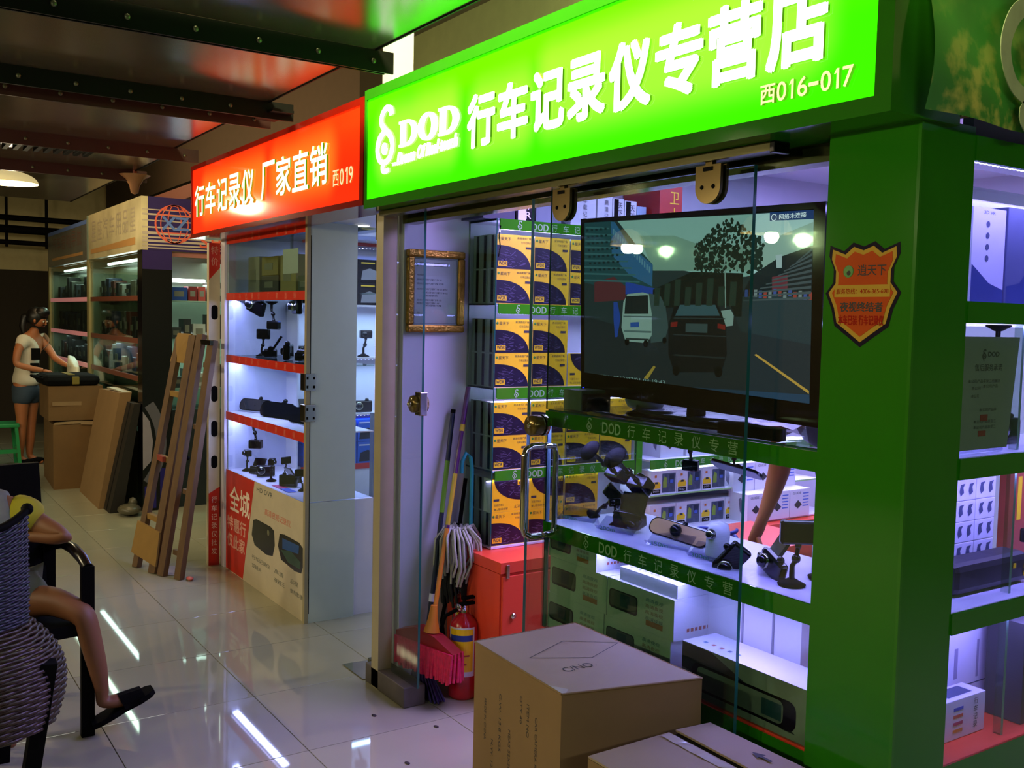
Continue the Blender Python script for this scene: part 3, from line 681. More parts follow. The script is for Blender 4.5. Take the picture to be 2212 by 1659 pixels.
for i, (x, y) in enumerate(((-2.22, 1.96), (-2.16, 2.02), (-2.10, 2.03), (-2.05, 1.98), (-2.04, 2.05))): p.poly([(x, y, e), (x+.03, y-.01, e), (x+.035, y+.015, e), (x+.01, y+.03, e)], mat('grey blue print', '#3c4468', .5))
p.text('CAR DVR RECORDER', (-2.24, 1.925, e), X, Y, .14, .012, m_ink); obj('lid_print', p, t)
for k, (x, y, w, h, lab) in enumerate(((-2.00, 2.03, .13, .215, 'nearest'), (-1.865, 2.035, .10, .215, 'second'), (-1.76, 2.04, .09, .20, 'third'))):
    t = thing('slim_carton', f'upright slim white carton lit violet in the lower case, {lab} of three', 'carton', (x+w/2, y+.03, .583), 'slim white cartons in the lower case')
    obj('carton', B().box(x, x+w, y, y+.12, .5835, .5835+h+.06, m_white), t)
    p = B(); p.text('行车仪'[:2+(k > 0)], (x+.03, y-.0005, .66), X, Z, .03, .05, mat('faint grey print', '#8c86a8', .5)); obj('front_print', p, t)
t = thing('mirror_camera_box', 'white box with large dark mirror camera picture, lying at the right of the lower case', 'box', (-1.73, 1.95, .583))
bx0, bx1 = -1.955, -1.512
obj('carton', B().box(bx0, bx1, 1.893, 2.02, .5835, .722, m_white), t)
p = B(); yy = 1.8925
p.box(bx0, bx1, yy, yy+.0004, .5835, .722, mat('swirl print carton', '#9a9d8c', .4, noise=.35, ns=9))
p.poly([(bx0, yy-.0004, .72), (bx0+.11, yy-.0004, .72), (bx0+.28, yy-.0004, .66), (bx0+.40, yy-.0004, .60), (bx0+.36, yy-.0004, .60), (bx0+.2, yy-.0004, .63), (bx0, yy-.0004, .65)], mat('dark swirl', '#1c2024', .4))
p.poly([(x-1.735, yy-.0008, z+.640) for x, z in rrect(.36, .075, .024)], m_black)
p.poly([(x-1.745, yy-.0012, z+.640) for x, z in rrect(.30, .060, .016)], mat('silver mirror print', '#83867a', .15))
p.poly([(-1.665, yy-.0016, .618), (-1.60, yy-.0016, .618), (-1.60, yy-.0016, .66), (-1.665, yy-.0016, .66)], mat('teal screen print', '#24484e', .3))
for i in range(5): p.poly([(bx0+.04+i*.03, 1.93, .7226), (bx0+.052+i*.03, 1.93, .7226), (bx0+.052+i*.03, 1.942, .7226), (bx0+.04+i*.03, 1.942, .7226)], mat('lettering print '+str(i % 4), '#4a7f9a', .5))
obj('front_print', p, t)

# ---- things for sale: small cameras
def mk_suction(body=(.062, .038, .042), lens=True):
    """camera hanging or standing on a jointed arm with a suction cup; cup at the origin, arm going up"""
    cup = B().lathe([(0, 0), (.030, 0), (.032, .004), (.020, .010), (.010, .016), (0, .016)], (0, 0, 0), m_blackm, 18)
    arm = B().tube([(0, 0, .012), (0, 0, .045), (.008, 0, .060)], [.007, .006, .006], m_black, 8).ball((.008, 0, .062), .011, m_black, 10).tube([(.008, 0, .062), (.012, 0, .090)], .0055, m_black, 8).ball((.012, 0, .092), .008, m_black, 10)
    w, d, h = body
    bd = B().box(.012-w/2, .012+w/2, -d/2, d/2, .095, .095+h, m_black, None, .006)
    out = [('suction_cup', cup.mesh('suction_cup')), ('arm', arm.mesh('arm')), ('body', bd.mesh('body'))]
    if lens:
        ln = B().lathe([(0, -.012), (.009, -.012), (.013, -.008), (.014, 0)], (.012-w/2+.018, -d/2, .095+h/2), m_lens, 14, 'y')
        out.append(('lens', ln.mesh('lens')))
    return out
def mk_compact():
    bd = B().box(-.045, .045, -.012, .012, 0, .055, m_black, None, .006); bd.ball((.02, 0, .058), .01, m_black, 10)
    ln = B().lathe([(0, -.020), (.012, -.020), (.016, -.012), (.017, 0)], (-.022, -.010, .030), m_lens, 16, 'y').lathe([(.017, -.008), (.019, -.008), (.019, 0)], (-.022, -.012, .030), m_chrome, 16, 'y')
    sc = B().box(-.036, .036, .0122, .0132, .008, .048, m_lens)
    return [('body', bd.mesh('body')), ('lens', ln.mesh('lens')), ('screen', sc.mesh('screen'))]
def mk_flip():
    bd = B().box(-.032, .032, -.020, .020, 0, .026, m_black, None, .004).tube([(-.034, 0, .026), (.034, 0, .026)], .009, m_black, 10)
    sc = B().prism([(-.030, .004, .028), (.030, .004, .028), (.030, .030, .068), (-.030, .030, .068)], (0, .006, -.004), m_black)
    ln = B().lathe([(0, -.008), (.009, -.006), (.010, 0)], (.016, -.020, .013), m_lens, 14, 'y')
    return [('body', bd.mesh('body')), ('flip_screen', sc.mesh('flip_screen')), ('lens', ln.mesh('lens'))]
def mk_mirror(face=None):
    pts = [(x, 0, z) for x, z in rrect(.27, .075, .032, 5)]
    bd = B().prism(pts, (0, .012, 0), m_black); fc = B().prism([(x*.96, -.0008, z*.9) for x, _, z in pts], (0, .0006, 0), face or mat('smoked mirror', '#2a2c30', .04, .7))
    cm = B().ball((0, .016, -.004), .018, m_black, 12); kn = B().tube([(.0, .012, .03), (0, .03, .05)], .006, m_black, 8).ball((0, .032, .052), .012, m_black, 10)
    return [('housing', bd.mesh('housing')), ('mirror', fc.mesh('mirror')), ('camera_eye', cm.mesh('camera_eye')), ('clamp', kn.mesh('clamp'))]
SU, CO, FLP, MI = mk_suction(), mk_compact(), mk_flip(), mk_mirror()
SU2 = mk_suction((.085, .022, .055), False)
S = .9375
G = 'cameras shown in the front display case'
# hanging under the top strip: cup against the glass, camera below
place(SU, 'dash_camera', 'black dash camera hanging by its suction cup, leftmost under the upper green strip', 'camera', (-2.400, 1.897, 1.198), (-128, 0, 0), G, 1.15)
place(SU, 'dash_camera', 'black dash camera hanging by its suction cup, second from left under the upper green strip', 'camera', (-2.278, 1.897, 1.192), (-132, 0, 6), G, 1.2)
place(SU, 'dash_camera', 'small black dash camera hanging in the middle under the upper green strip', 'camera', (-2.215, 2.14, 1.253), (180, 0, 30), G, .8)
place(MI, 'dash_camera', 'flat smoky mirror camera hanging tilted beside the glass door edge', 'camera', (-1.93, 2.05, 1.19), (55, 6, 8), G, .62)
place(SU2, 'dash_camera', 'black tablet shaped navigator leaning back at the left of the case shelf', 'camera', (-2.585, 2.07, S), (0, 38, 20), G, .95)
place(SU, 'dash_camera', 'small black camera lying with its suction foot forward on the case shelf', 'camera', (-2.45, 2.05, S), (-8, -6, 60), G, .62)
place(FLP, 'dash_camera', 'black flip screen camera on a clear stand on the case shelf', 'camera', (-2.36, 2.04, S+.012), (10, 0, 18), G, 1.45)
BG = mk_mirror(mat('beige mirror shell', '#dfb070', .3)); BG[2] = ('camera_eye', B().ball((-.01, -.010, 0), .026, m_black, 14).mesh('camera_eye'))
place(BG, 'dash_camera', 'beige faced mirror camera with a black eye in the middle of the case shelf', 'camera', (-2.13, 2.03, S+.040), (-35, 8, 20), G, .72)
wb = B().lathe([(0, 0), (.022, 0), (.026, .01), (.026, .062), (.020, .080), (0, .086)], (0, 0, 0), mat('white glossy plastic', '#eeeef8', .2), 20)
wl = B().lathe([(0, -.016), (.007, -.016), (.012, -.008), (.013, .004)], (-.004, -.022, .058), m_steel, 14, 'y'); wl2 = B().lathe([(0, -.0165), (.005, -.0165)], (-.004, -.022, .058), m_lens, 12, 'y')
place([('body', wb.mesh('body')), ('lens_ring', wl.mesh('lens_ring'), [('lens', wl2.mesh('lens'))])], 'web_camera', 'white rounded camera standing on the case shelf left of the glass door edge', 'camera', (-1.945, 2.0, S+.004), (0, 4, 15), None, 1.25)
place(CO, 'dash_camera', 'black compact camera face up at the left of the dark cluster on the case shelf', 'camera', (-1.845, 1.99, S+.004), (20, -50, 30), G, 1.1)
place(FLP, 'dash_camera', 'black camera with folded screen in the middle of the dark cluster', 'camera', (-1.80, 2.06, S+.004), (0, 0, -30), G, 1.3)
place(CO, 'dash_camera', 'black camera leaning on its corner at the right of the dark cluster', 'camera', (-1.745, 2.00, S+.002), (0, 20, -15), G, 1.05)
place(SU2, 'dash_camera', 'tall black camera standing upright on a suction foot at the right end of the case', 'camera', (-1.655, 1.975, S), (0, 0, 55), G, 1.12)
place(SU, 'dash_camera', 'black camera with raised lens block behind the tall one at the right end', 'camera', (-1.66, 2.09, S), (0, -8, -160), G, 1.0)
tb = B().box(-1.72, -1.56, 2.13, 2.20, S, S+.075, m_white); tag(obj('small_white_box', tb, at=(-1.64, 2.165, S)), 'small cream box behind the cameras at the right end of the case shelf', 'box')
for k, (x, a) in enumerate(((-2.56, 20), (-2.36, 14), (-2.12, 18), (-1.95, 10))):
    p = B(); p.prism([(-.07, 0, 0), (.07, 0, 0), (.07, .05, .035), (-.07, .05, .035)], (0, .001, -.002), m_acry).prism([(-.07, 0, 0), (.07, 0, 0), (.07, -.012, .012), (-.07, -.012, .012)], (0, .001, .001), m_acry)
    q = B(); q.text(('700m', '200m', '350m', '300m')[k], (-.05, -.0125, .002), X, Z, .06, .012, mat('green marker', '#1f7a4a', .5), bold=.01)
    place([('stand', p.mesh('stand')), ('price_print', q.mesh('price_print'))], 'price_stand', f'clear bent acrylic stand with green handwritten price, {ORD[k]} from left on the case shelf', 'stand', (x, 1.975, S+.002), (0, 0, a), 'acrylic price stands')
# ---- television on the case
TV = thing('television', 'large flat television on the display case showing a street scene', 'television', (-2.16, 2.05, 1.31))

c4 = [(-2.672, 1.942), (-1.657, 1.914), (-1.650, 1.338), (-2.645, 1.358)]
YT = 2.052
hs = B(); hs.prism([(x, YT, z) for x, z in c4], (0, .035, 0), m_blackm); hs.prism([(-2.5, YT+.035, 1.85), (-1.82, YT+.035, 1.84), (-1.82, YT+.035, 1.44), (-2.5, YT+.035, 1.44)], (0, .05, 0), m_blackm)
obj('housing', hs, TV)
def q2(a, b_, c, d, m, y0=YT-.004): return B().prism([(p[0], y0, p[1]) for p in (a, b_, c, d)], (0, .006, 0), m)
m_bez = mat('gloss black bezel', '#060708', .08)
s4 = [(-2.654, 1.928), (-1.694, 1.898), (-1.682, 1.398), (-2.632, 1.425)]
bz = B()
for k in range(4):
    a, b_, c, d = c4[k], c4[(k+1) % 4], s4[(k+1) % 4], s4[k]
    bz.prism([(p[0], YT-.004, p[1]) for p in (a, b_, c, d)], (0, .005, 0), m_bez)
obj('bezel', bz, TV)
def em(n, c, e=.55): # picture shown on the lit screen
    return mat('screen '+n, '#050505', .04, emit=c, es=e*1.7, noise=0, spec=.6)
PICT = [
('base', '#222e34', [(-2.654, 1.928), (-1.694, 1.896), (-1.682, 1.398), (-1.886, 1.4), (-2.632, 1.425)]),
('sky', '#8ca8ac', [(-2.48, 1.922), (-1.887, 1.9), (-1.694, 1.896), (-1.692, 1.775), (-1.917, 1.731), (-1.998, 1.727), (-2.208, 1.761), (-2.323, 1.788)]),
('haze', '#78908a', [(-2.372, 1.869), (-2.212, 1.86), (-2.096, 1.825), (-1.886, 1.815), (-1.697, 1.865), (-1.692, 1.775), (-1.918, 1.747), (-2.303, 1.758)]),
('left row', '#20424c', [(-2.654, 1.928), (-2.509, 1.924), (-2.419, 1.866), (-2.304, 1.776), (-2.301, 1.698), (-2.44, 1.693), (-2.645, 1.728)]),
('shop signs', '#2f5a8a', [(-2.514, 1.922), (-2.494, 1.92), (-2.418, 1.841), (-2.304, 1.776), (-2.306, 1.71), (-2.414, 1.748), (-2.504, 1.814)]),
('red hoarding', '#5a2a34', [(-2.592, 1.727), (-2.491, 1.744), (-2.431, 1.712), (-2.429, 1.668), (-2.589, 1.662)]),
('blue hoarding', '#2440a0', [(-2.432, 1.727), (-2.292, 1.703), (-2.291, 1.679), (-2.43, 1.687)]),
('right row', '#141c20', [(-1.694, 1.805), (-1.687, 1.675), (-1.936, 1.677), (-1.896, 1.735), (-1.802, 1.78)]),
('dark middle', '#101818', [(-2.30, 1.70), (-2.13, 1.75), (-1.93, 1.74), (-1.93, 1.62), (-2.30, 1.62)]),
('road', '#1e252b', [(-2.64, 1.616), (-2.435, 1.581), (-2.254, 1.644), (-1.972, 1.65), (-1.931, 1.579), (-1.684, 1.55), (-1.682, 1.398), (-1.886, 1.4), (-2.632, 1.425)]),
('red hoarding', '#5a2a34', [(-1.826, 1.728), (-1.773, 1.732), (-1.771, 1.691), (-1.824, 1.687)]),
('pale pole', '#7f8f90', [(-2.004, 1.788), (-1.999, 1.787), (-1.99, 1.644), (-1.994, 1.644)]),
('van side', '#3c4a50', [(-2.318, 1.689), (-2.264, 1.679), (-2.241, 1.65), (-2.225, 1.585), (-2.24, 1.543), (-2.302, 1.535)]),
('van', '#8a9a9c', [(-2.439, 1.662), (-2.42, 1.687), (-2.346, 1.692), (-2.318, 1.686), (-2.302, 1.625), (-2.299, 1.559), (-2.32, 1.534), (-2.423, 1.537), (-2.445, 1.58)]),
('van window', '#1a2226', [(-2.428, 1.680), (-2.322, 1.683), (-2.317, 1.625), (-2.432, 1.624)]),
('plate blue', '#2c4c9a', [(-2.402, 1.597), (-2.36, 1.599), (-2.359, 1.583), (-2.401, 1.582)]),
('black car', '#0e1216', [(-2.202, 1.65), (-2.178, 1.67), (-2.033, 1.669), (-2.008, 1.633), (-1.987, 1.589), (-1.98, 1.512), (-2.0, 1.461), (-2.193, 1.45), (-2.221, 1.502), (-2.225, 1.591)]),
('car window', '#3a5260', [(-2.177, 1.653), (-2.032, 1.653), (-2.012, 1.622), (-2.197, 1.62)]),
('grey plate', '#3a464c', [(-2.15, 1.598), (-2.06, 1.598), (-2.06, 1.572), (-2.15, 1.572)]),
('tail lamp', '#7a1c1c', [(-2.215, 1.60), (-2.185, 1.603), (-2.187, 1.588), (-2.215, 1.586)]),
('tail lamp', '#7a1c1c', [(-2.02, 1.60), (-1.99, 1.596), (-1.99, 1.582), (-2.02, 1.586)]),
('far car', '#8a969a', [(-2.009, 1.636), (-1.971, 1.64), (-1.959, 1.623), (-1.961, 1.595), (-1.987, 1.592)]),
('road line', '#a5803a', [(-2.329, 1.424), (-2.285, 1.466), (-2.276, 1.462), (-2.31, 1.422)]),
('road line', '#a5803a', [(-1.878, 1.516), (-1.871, 1.519), (-1.687, 1.431), (-1.687, 1.423)]),
('walker', '#24409a', [(-2.488, 1.662), (-2.468, 1.662), (-2.451, 1.612), (-2.463, 1.549), (-2.475, 1.548), (-2.485, 1.605)]),
('lamp blue strip', '#21364e', [(-2.26, 1.407), (-1.686, 1.421), (-1.682, 1.398), (-1.886, 1.4), (-2.26, 1.398)]),
('menu blue', '#17305e', [(-1.842, 1.901), (-1.694, 1.896), (-1.693, 1.872), (-1.841, 1.878)]),
('small sign', '#8a9aa0', [(-1.816, 1.785), (-1.794, 1.787), (-1.793, 1.751), (-1.811, 1.751)]),
]
sc = B()
for i, (n, c, pts) in enumerate(PICT): sc.poly([(x, YT-.0012-.00004*i, z) for x, z in pts], em(n, c, 1.0 if n in ('base', 'road', 'right row', 'dark middle', 'black car') else .9))
rt = random.Random(3)
for i in range(520): # leaves of the street trees against the sky
    u, v = rt.random(), rt.random(); x = -2.12+.26*u; z = 1.74+.16*v**.8*(1-abs(u-.5)*.9); r = .003+.006*rt.random()
    sc.poly([(x+r*math.cos(a)*(.6+.6*rt.random()), YT-.0026-.000002*i, z+r*math.sin(a)*(.6+.6*rt.random())) for a in [k*math.pi/3 for k in range(6)]], em('tree', '#17231f', 1))
for i in range(16): # small bright and coloured signs along the street
    x = -2.50+.012*i; z = 1.90-.0085*i; sc.poly([(x, YT-.0031, z), (x+.007, YT-.0031, z-.004), (x+.007, YT-.0031, z-.022), (x, YT-.0031, z-.02)], em('sign light', '#5f86a8', .8))
for i in range(14):
    x = -1.92+.017*i; z = 1.665+.012*rt.random(); sc.poly([(x, YT-.0031, z), (x+.011, YT-.0031, z), (x+.011, YT-.0031, z+.02), (x, YT-.0031, z+.02)], em('stall light '+str(i % 3), ('#3a4a8a', '#8a3a34', '#6a7478')[i % 3], .8))
for i in range(9): # floors and windows of the houses on both sides
    z0 = 1.915-.022*i; x0, x1 = -2.645, -2.52+.022*i*.9
    sc.poly([(x0, YT-.0032, z0), (x1, YT-.0032, z0-.012), (x1, YT-.0032, z0-.017), (x0, YT-.0032, z0-.006)], em('facade line', '#3c6470', .8))
    if i < 7:
        for j in range(7):
            x = -2.64+.024*j+.004*i
            if x < x1-.02: sc.poly([(x, YT-.00325, z0-.010), (x+.012, YT-.00325, z0-.011), (x+.012, YT-.00325, z0-.018), (x, YT-.00325, z0-.017)], em('facade window', '#12262e', 1))
for i in range(10):
    z0 = 1.80-.012*i; x0 = -1.695-.02*i
    sc.poly([(-1.693, YT-.0032, z0-.002*i), (x0-.05, YT-.0032, z0-.035+.001*i), (x0-.05, YT-.0032, z0-.038+.001*i), (-1.693, YT-.0032, z0-.007-.002*i)], em('right facade line', '#3f4a50', .8))
for i in range(8): sc.poly([(-2.29+.045*i, YT-.0032, 1.705+.012*(i % 3)), (-2.265+.045*i, YT-.0032, 1.705+.012*(i % 3)), (-2.268+.045*i, YT-.0032, 1.65), (-2.292+.045*i, YT-.0032, 1.65)], em('dusky foliage', '#22302c', 1))
for x0, x1, z0, z1, c in ((-2.20, -1.99, 1.615, 1.612, '#2c343a'), (-2.20, -1.985, 1.565, 1.562, '#2a3036'), (-2.195, -1.985, 1.505, 1.50, '#22282c'), (-2.435, -2.30, 1.618, 1.614, '#4c5a60'), (-2.43, -2.30, 1.572, 1.566, '#55646a'), (-2.42, -2.31, 1.548, 1.542, '#2a3236')):
    sc.poly([(x0, YT-.0033, z0), (x1, YT-.0033, z0), (x1, YT-.0033, z1), (x0, YT-.0033, z1)], em('panel line '+c, c, .9))
for cx, cz, r in ((-2.415, 1.535, .012), (-2.325, 1.532, .012), (-2.24, 1.545, .010), (-2.185, 1.456, .016), (-2.01, 1.462, .016)): sc.lathe([(0, 0), (r, 0)], (cx, YT-.0009-.0013, cz), em('tyre', '#080a0c', 1), 12, 'y')
obj('screen', sc, TV, 'screen showing a van and a black car in a busy street')
cp = B(); cp.text('网络未连接', (-1.808, YT-.0034, 1.879), X, Z, .09, .014, em('caption', '#c8d2da', 1)); cp.lathe([(.0075, 0), (.009, -.0003), (.009, 0)], (-1.826, YT-.0034, 1.886), em('caption', '#c8d2da', 1), 16, 'y')
cp.text('CT708W 2013/07/01 03:19:43', (-2.60, YT-.0034, 1.411), X, Z, .37, .012, em('caption dim', '#8a9aa0', .8)); cp.text('EEEEEEEEE', (-2.20, YT-.0034, 1.403), X, Z, .10, .007, em('caption dim', '#8a9aa0', .8))
obj('caption', cp, TV)
st = B(); st.lathe([(.03, 0), (.026, .05), (.03, .07)], (-2.13, 2.085, 1.315), m_blackm, 16); st.ball((-2.13, 2.085, 1.312), .001, m_black)
obj('neck', st, TV); obj('stand_foot', B().prism([(x-2.16, z+2.09, 1.3092) for x, z in rrect(.46, .22, .1, 6)], (0, 0, .008), m_black), TV)
obj('power_light', B().box(-2.635, -2.628, YT-.006, YT-.004, 1.372, 1.375, glow('blue pilot light', '#2030ff', 4)), TV)
for nm, lb_, pts, r in (('power_cord', 'thin black cable looping under the television', [(-2.40, 2.09, 1.335), (-2.3, 2.0, 1.325), (-2.2, 1.95, 1.325), (-2.12, 1.98, 1.322), (-2.0, 1.96, 1.315), (-1.9, 2.0, 1.314), (-1.72, 1.98, 1.316)], .004),
                        ('power_cord', 'black cable along the front edge of the case top', [(-2.45, 1.95, 1.314), (-2.3, 1.915, 1.314), (-2.1, 1.91, 1.314), (-1.95, 1.93, 1.314), (-1.85, 1.98, 1.314)], .005)):
    tag(obj(nm, B().tube(pts, r, m_black, 6), at=pts[0]), lb_, 'cord')
t = thing('remote_control', 'long black rounded remote bar on the case top beside the pillar', 'remote', (-1.76, 1.935, 1.31))
obj('body', B().prism([(x-1.765, z+1.925, 1.3095) for x, z in rrect(.215, .05, .022, 5)], (0, 0, .03), m_black), t)
t = thing('small_carton', 'small pale carton on the left end of the case top under the television', 'carton', (-2.52, 2.0, 1.31))
obj('carton', B().box(-2.585, -2.49, 1.93, 2.03, 1.3095, 1.375, mat('greenish carton', '#8a917a', .6), None, .002), t); obj('dark_end', B().box(-2.49, -2.465, 1.935, 2.03, 1.3095, 1.365, m_blackm), t)
t = thing('card_packet', 'clear bag of white leaflets behind the small carton', 'packet', (-2.42, 2.1, 1.31))
obj('bag', B().ball((-2.40, 2.12, 1.345), .075, mat('white leaflet bag', '#9aa39a', .3), 12, (1, .8, .48)), t)
tag(obj('crumpled_sheet', B().add([(-2.35+.045*i+.01*((i*j) % 3), 1.99+.05*j, 1.3105+.018*abs(math.sin(i*1.3+j*2.1))) for j in range(5) for i in range(13)], [(j*13+i, j*13+i+1, (j+1)*13+i+1, (j+1)*13+i) for j in range(4) for i in range(12)], mat('grey polythene', '#55586a', .25)), at=(-2.1, 2.05, 1.31)), 'crumpled grey polythene sheet under the television', 'sheet')

# ================================================================== SLIDING GLASS DOOR
D = thing('sliding_door', 'frameless sliding glass door hung from two brass hangers', 'door', (-2.16, 1.83, .02))
obj('pane', B().box(-2.626, -1.685, 1.815, 1.826, .02, 1.985, m_glsd, {'x-': m_edgel, 'x+': m_edge, 'z+': m_edge, 'z-': m_edge}), D)
for k, x in enumerate((-2.457, -1.832)):
    n = 14; pl = [(x-.044, 1.806, 2.0), (x-.044, 1.806, 1.945)]+[(x-.044*math.cos(a), 1.806, 1.945-.042*math.sin(a)) for a in [math.pi*i/n for i in range(1, n)]]+[(x+.044, 1.806, 1.945), (x+.044, 1.806, 2.0)]
    h = obj('hanger', B().prism(pl, (0, .009, 0), m_brass), D, 'brass door hanger')
    b = B().prism([(p[0], 1.826, p[2]) for p in pl], (0, .009, 0), m_brass)
    for dx in (-.02, .02): b.lathe([(0, -.002), (.005, -.002), (.006, 0)], (x+dx, 1.8055, 1.945), m_blackm, 10, 'y')
    b.box(x-.016, x+.016, 1.8035, 1.806, 1.985, 1.995, m_blackm); b.box(x-.012, x+.012, 1.808, 1.822, 1.985, 2.02, m_brass); obj('bolt', b, h)
hd = B(); hx = -2.535; yb = 1.745
hd.tube([(hx, 1.815, 1.200), (hx, 1.775, 1.200), (hx, 1.752, 1.190), (hx, yb, 1.168), (hx, yb, .945), (hx, 1.752, .922), (hx, 1.775, .910), (hx, 1.815, .910)], .0105, m_chrome, 12)
obj('handle', hd, D, 'polished U shaped pull handle')
hd = B().tube([(hx, 1.826, 1.200), (hx, 1.862, 1.195), (hx, 1.868, 1.17), (hx, 1.868, .945), (hx, 1.862, .915), (hx, 1.826, .910)], .0095, m_chrome, 12); obj('inner_handle', hd, D)
lk = B().lathe([(0, -.036), (.030, -.036), (.034, -.028), (.034, 0)], (-2.56, 1.815, 1.262), m_brass, 22, 'y').lathe([(.034, 0), (.034, .012), (0, .012)], (-2.56, 1.826, 1.262), m_chrome, 22, 'y').ball((-2.56, 1.778, 1.262), .008, m_chrome, 10)
obj('lock', lk, D, 'round brass lock boss')
t = thing('door_track', 'olive brass sliding track under the green sign', 'track', (-2.6, 1.83, 2.01))
obj('rail', B().box(-3.70, -1.62, 1.795, 1.845, 2.008, 2.029, m_alu, {'x+': m_blackm}), t); obj('end_cap', B().box(-1.62, -1.605, 1.793, 1.847, 2.003, 2.030, m_black, None, .002), t)
struct('trim_7', B().box(-3.70, -1.492, 1.905, 1.965, 1.985, 2.03, m_alu))
# ================================================================== SIDE CASES RIGHT OF THE PILLAR (facing +x)
SX, SX0, SY0, SY1 = -1.262, -1.492, 2.045, 3.6
t = C = thing('side_display_case', 'green banded glass display case running away right of the pillar', 'display case', (-1.43, 2.8, 0))
obj('base', B().box(SX0, SX, SY0, SY1, 0, .60, m_green, {'z+': m_orange}), t)
for ch, yy_, hh in (('e', 2.475, .05), ('n', 2.53, .05), ('t', 2.60, .07), ('h', 2.65, .07)): tb = B(); tb.text(ch, (SX+.0008, yy_, .455), Y, Z, .042, hh, mat('pale base lettering', '#7d9a6e', .5), bold=.03); obj('letter', tb, t)
obj('filler', B().box(SX-.03, SX-.004, SY0, SY1, 2.018, 2.07, mat('purple grey fascia', '#2a2430', .5)), t)  # added dark panel stands in for the dim gap under the banner
for z0, z1 in ((.908, .956), (1.262, 1.31), (1.613, 1.661), (1.968, 2.022)):
    obj('price_strip', B().box(SX, SX+.006, SY0, SY1, z0, z1, m_green), t)
    obj('shelf_board', B().box(SX0, SX-.002, SY0, SY1, z1-.007, z1, mat('frosted white shelf', '#cfcde6', .25)), t)
    ledrow('led_strip', (SX-.03, SY0+.02, z0+.006), (SX-.03, SY1, z0+.006), 90, t)
    area('side_case_led_light', (SX-.04, (SY0+SY1)/2, z0), .04, SY1-SY0-.05, 9 if z0 > 1.9 else 8, '#9c88ff', (0, math.radians(15), 0))
obj('front_pane', B().box(SX-.006, SX-.001, SY0, SY1, .60, 1.968, m_gls), t)
for y in (2.335,):
    obj('divider', B().box(SX-.05, SX-.03, y, y+.010, .60, 1.262, m_glsd, {'x+': m_edgel}), t); obj('divider', B().box(SX-.05, SX-.03, y, y+.010, 1.31, 1.613, m_glsd, {'x+': m_edgel}), t)
obj('back_pane', B().box(SX0, SX0+.005, SY0+.3, SY1, .60, 1.968, m_gls, {'y-': m_edge}), t)
t = thing('notice_sheet', 'printed white notice with red stamp taped inside the side case glass', 'notice', (-1.27, 2.19, 1.32))
obj('sheet', B().prism([(-1.27, 2.045, 1.325), (-1.27, 2.253, 1.325), (-1.27, 2.285, 1.583), (-1.27, 2.045, 1.583)], (-.001, 0, 0), mat('grey green paper', '#98a39a', .6)), t)
p = B(); e = -1.2692; gi = mat('grey ink', '#4a544e', .6); ri = mat('red stamp ink', '#a5453c', .6)
p.text('DOD', (e, 2.155, 1.538), Y, Z, .045, .011, gi, bold=.02); logo(p, (e, 2.13, 1.530), Y, Z, .024, gi, 0)
p.text('售后服务承诺', (e, 2.105, 1.505), Y, Z, .11, .016, gi)
for i, (a, w) in enumerate(((.0, .13), (.015, .035), (.06, .06), (.015, .03), (.05, .07), (.03, .09), (.03, .09))):
    z = (1.478, 1.462, 1.466, 1.444, 1.412, 1.385, 1.372)[i]; p.text('本公司产品享受三包服务'[:max(3, int(w/.011))], (e, 2.08+a, z), Y, Z, w, .008, gi)
p.box(e, e+.0002, 2.135, 2.165, 1.39, 1.405, ri).box(e, e+.0002, 2.130, 2.160, 1.355, 1.368, ri); obj('lettering', p, t)
tag(obj('clear_sleeve', B().tube([(-1.285, 2.05, 1.319), (-1.285, 2.25, 1.319)], .008, m_acry, 10), at=(-1.285, 2.1, 1.311)), 'clear plastic tube lying below the notice sheet', 'tube')
def cbox(name, label, x0, x1, y0, y1, z0, z1, m, prints=(), group=None, cat='box'):
    x0 = max(x0, -1.484)
    t = thing(name, label, cat, ((x0+x1)/2, (y0+y1)/2, z0), group); obj('carton', B().box(x0, x1, y0, y1, z0, z1, m, None, .0015), t)
    if prints:
        p = B()
        for q in prints: p.poly(q[0], q[1])
        obj('print', p, t)
    return t
m_pur = mat('lilac white carton', '#cfcbe6', .4)
bl = mat('blue wave print', '#2a3a78', .4); gb = mat('grey blue print', '#3c4468', .5)
t = cbox('speaker_box', 'tall white and blue box with a column of round dots in the top side case', -1.56, -1.40, 2.28, 2.425, 1.662, 1.90, m_pur)
p = B(); e = -1.3995
p.poly([(e, 2.282, 1.664), (e, 2.423, 1.664), (e, 2.423, 1.70), (e, 2.36, 1.715), (e, 2.282, 1.76)], bl)
for i in range(4): p.lathe([(0, .0004), (.008, .0003)], (e, 2.345, 1.86-.028*i), gb, 12, 'x')
p.text('3D VR', (e, 2.325, 1.885), Y, Z, .05, .008, gb); obj('front_print', p, t)
t = cbox('speaker_box', 'blue patterned box beside the dotted box in the top side case', -1.56, -1.40, 2.435, 2.62, 1.662, 1.91, mat('blue grey carton', '#565c84', .4))
p = B(); p.poly([(e, 2.44, 1.665), (e, 2.615, 1.665), (e, 2.615, 1.86), (e, 2.56, 1.78), (e, 2.50, 1.72), (e, 2.44, 1.71)], bl); p.ball((e, 2.58, 1.77), .04, mat('pale swirl print', '#a9a9c4', .4), 12, (.01, 1, 1)); obj('front_print', p, t)
for k, y in enumerate((2.66, 2.86, 3.06, 3.26)):
    cbox('speaker_box', f'white box further along the top side case, {ORD[k]} beyond the blue patterned box', -1.56, -1.40, y, y+.17, 1.662, 1.88, m_pur, group='boxes in the top side case')
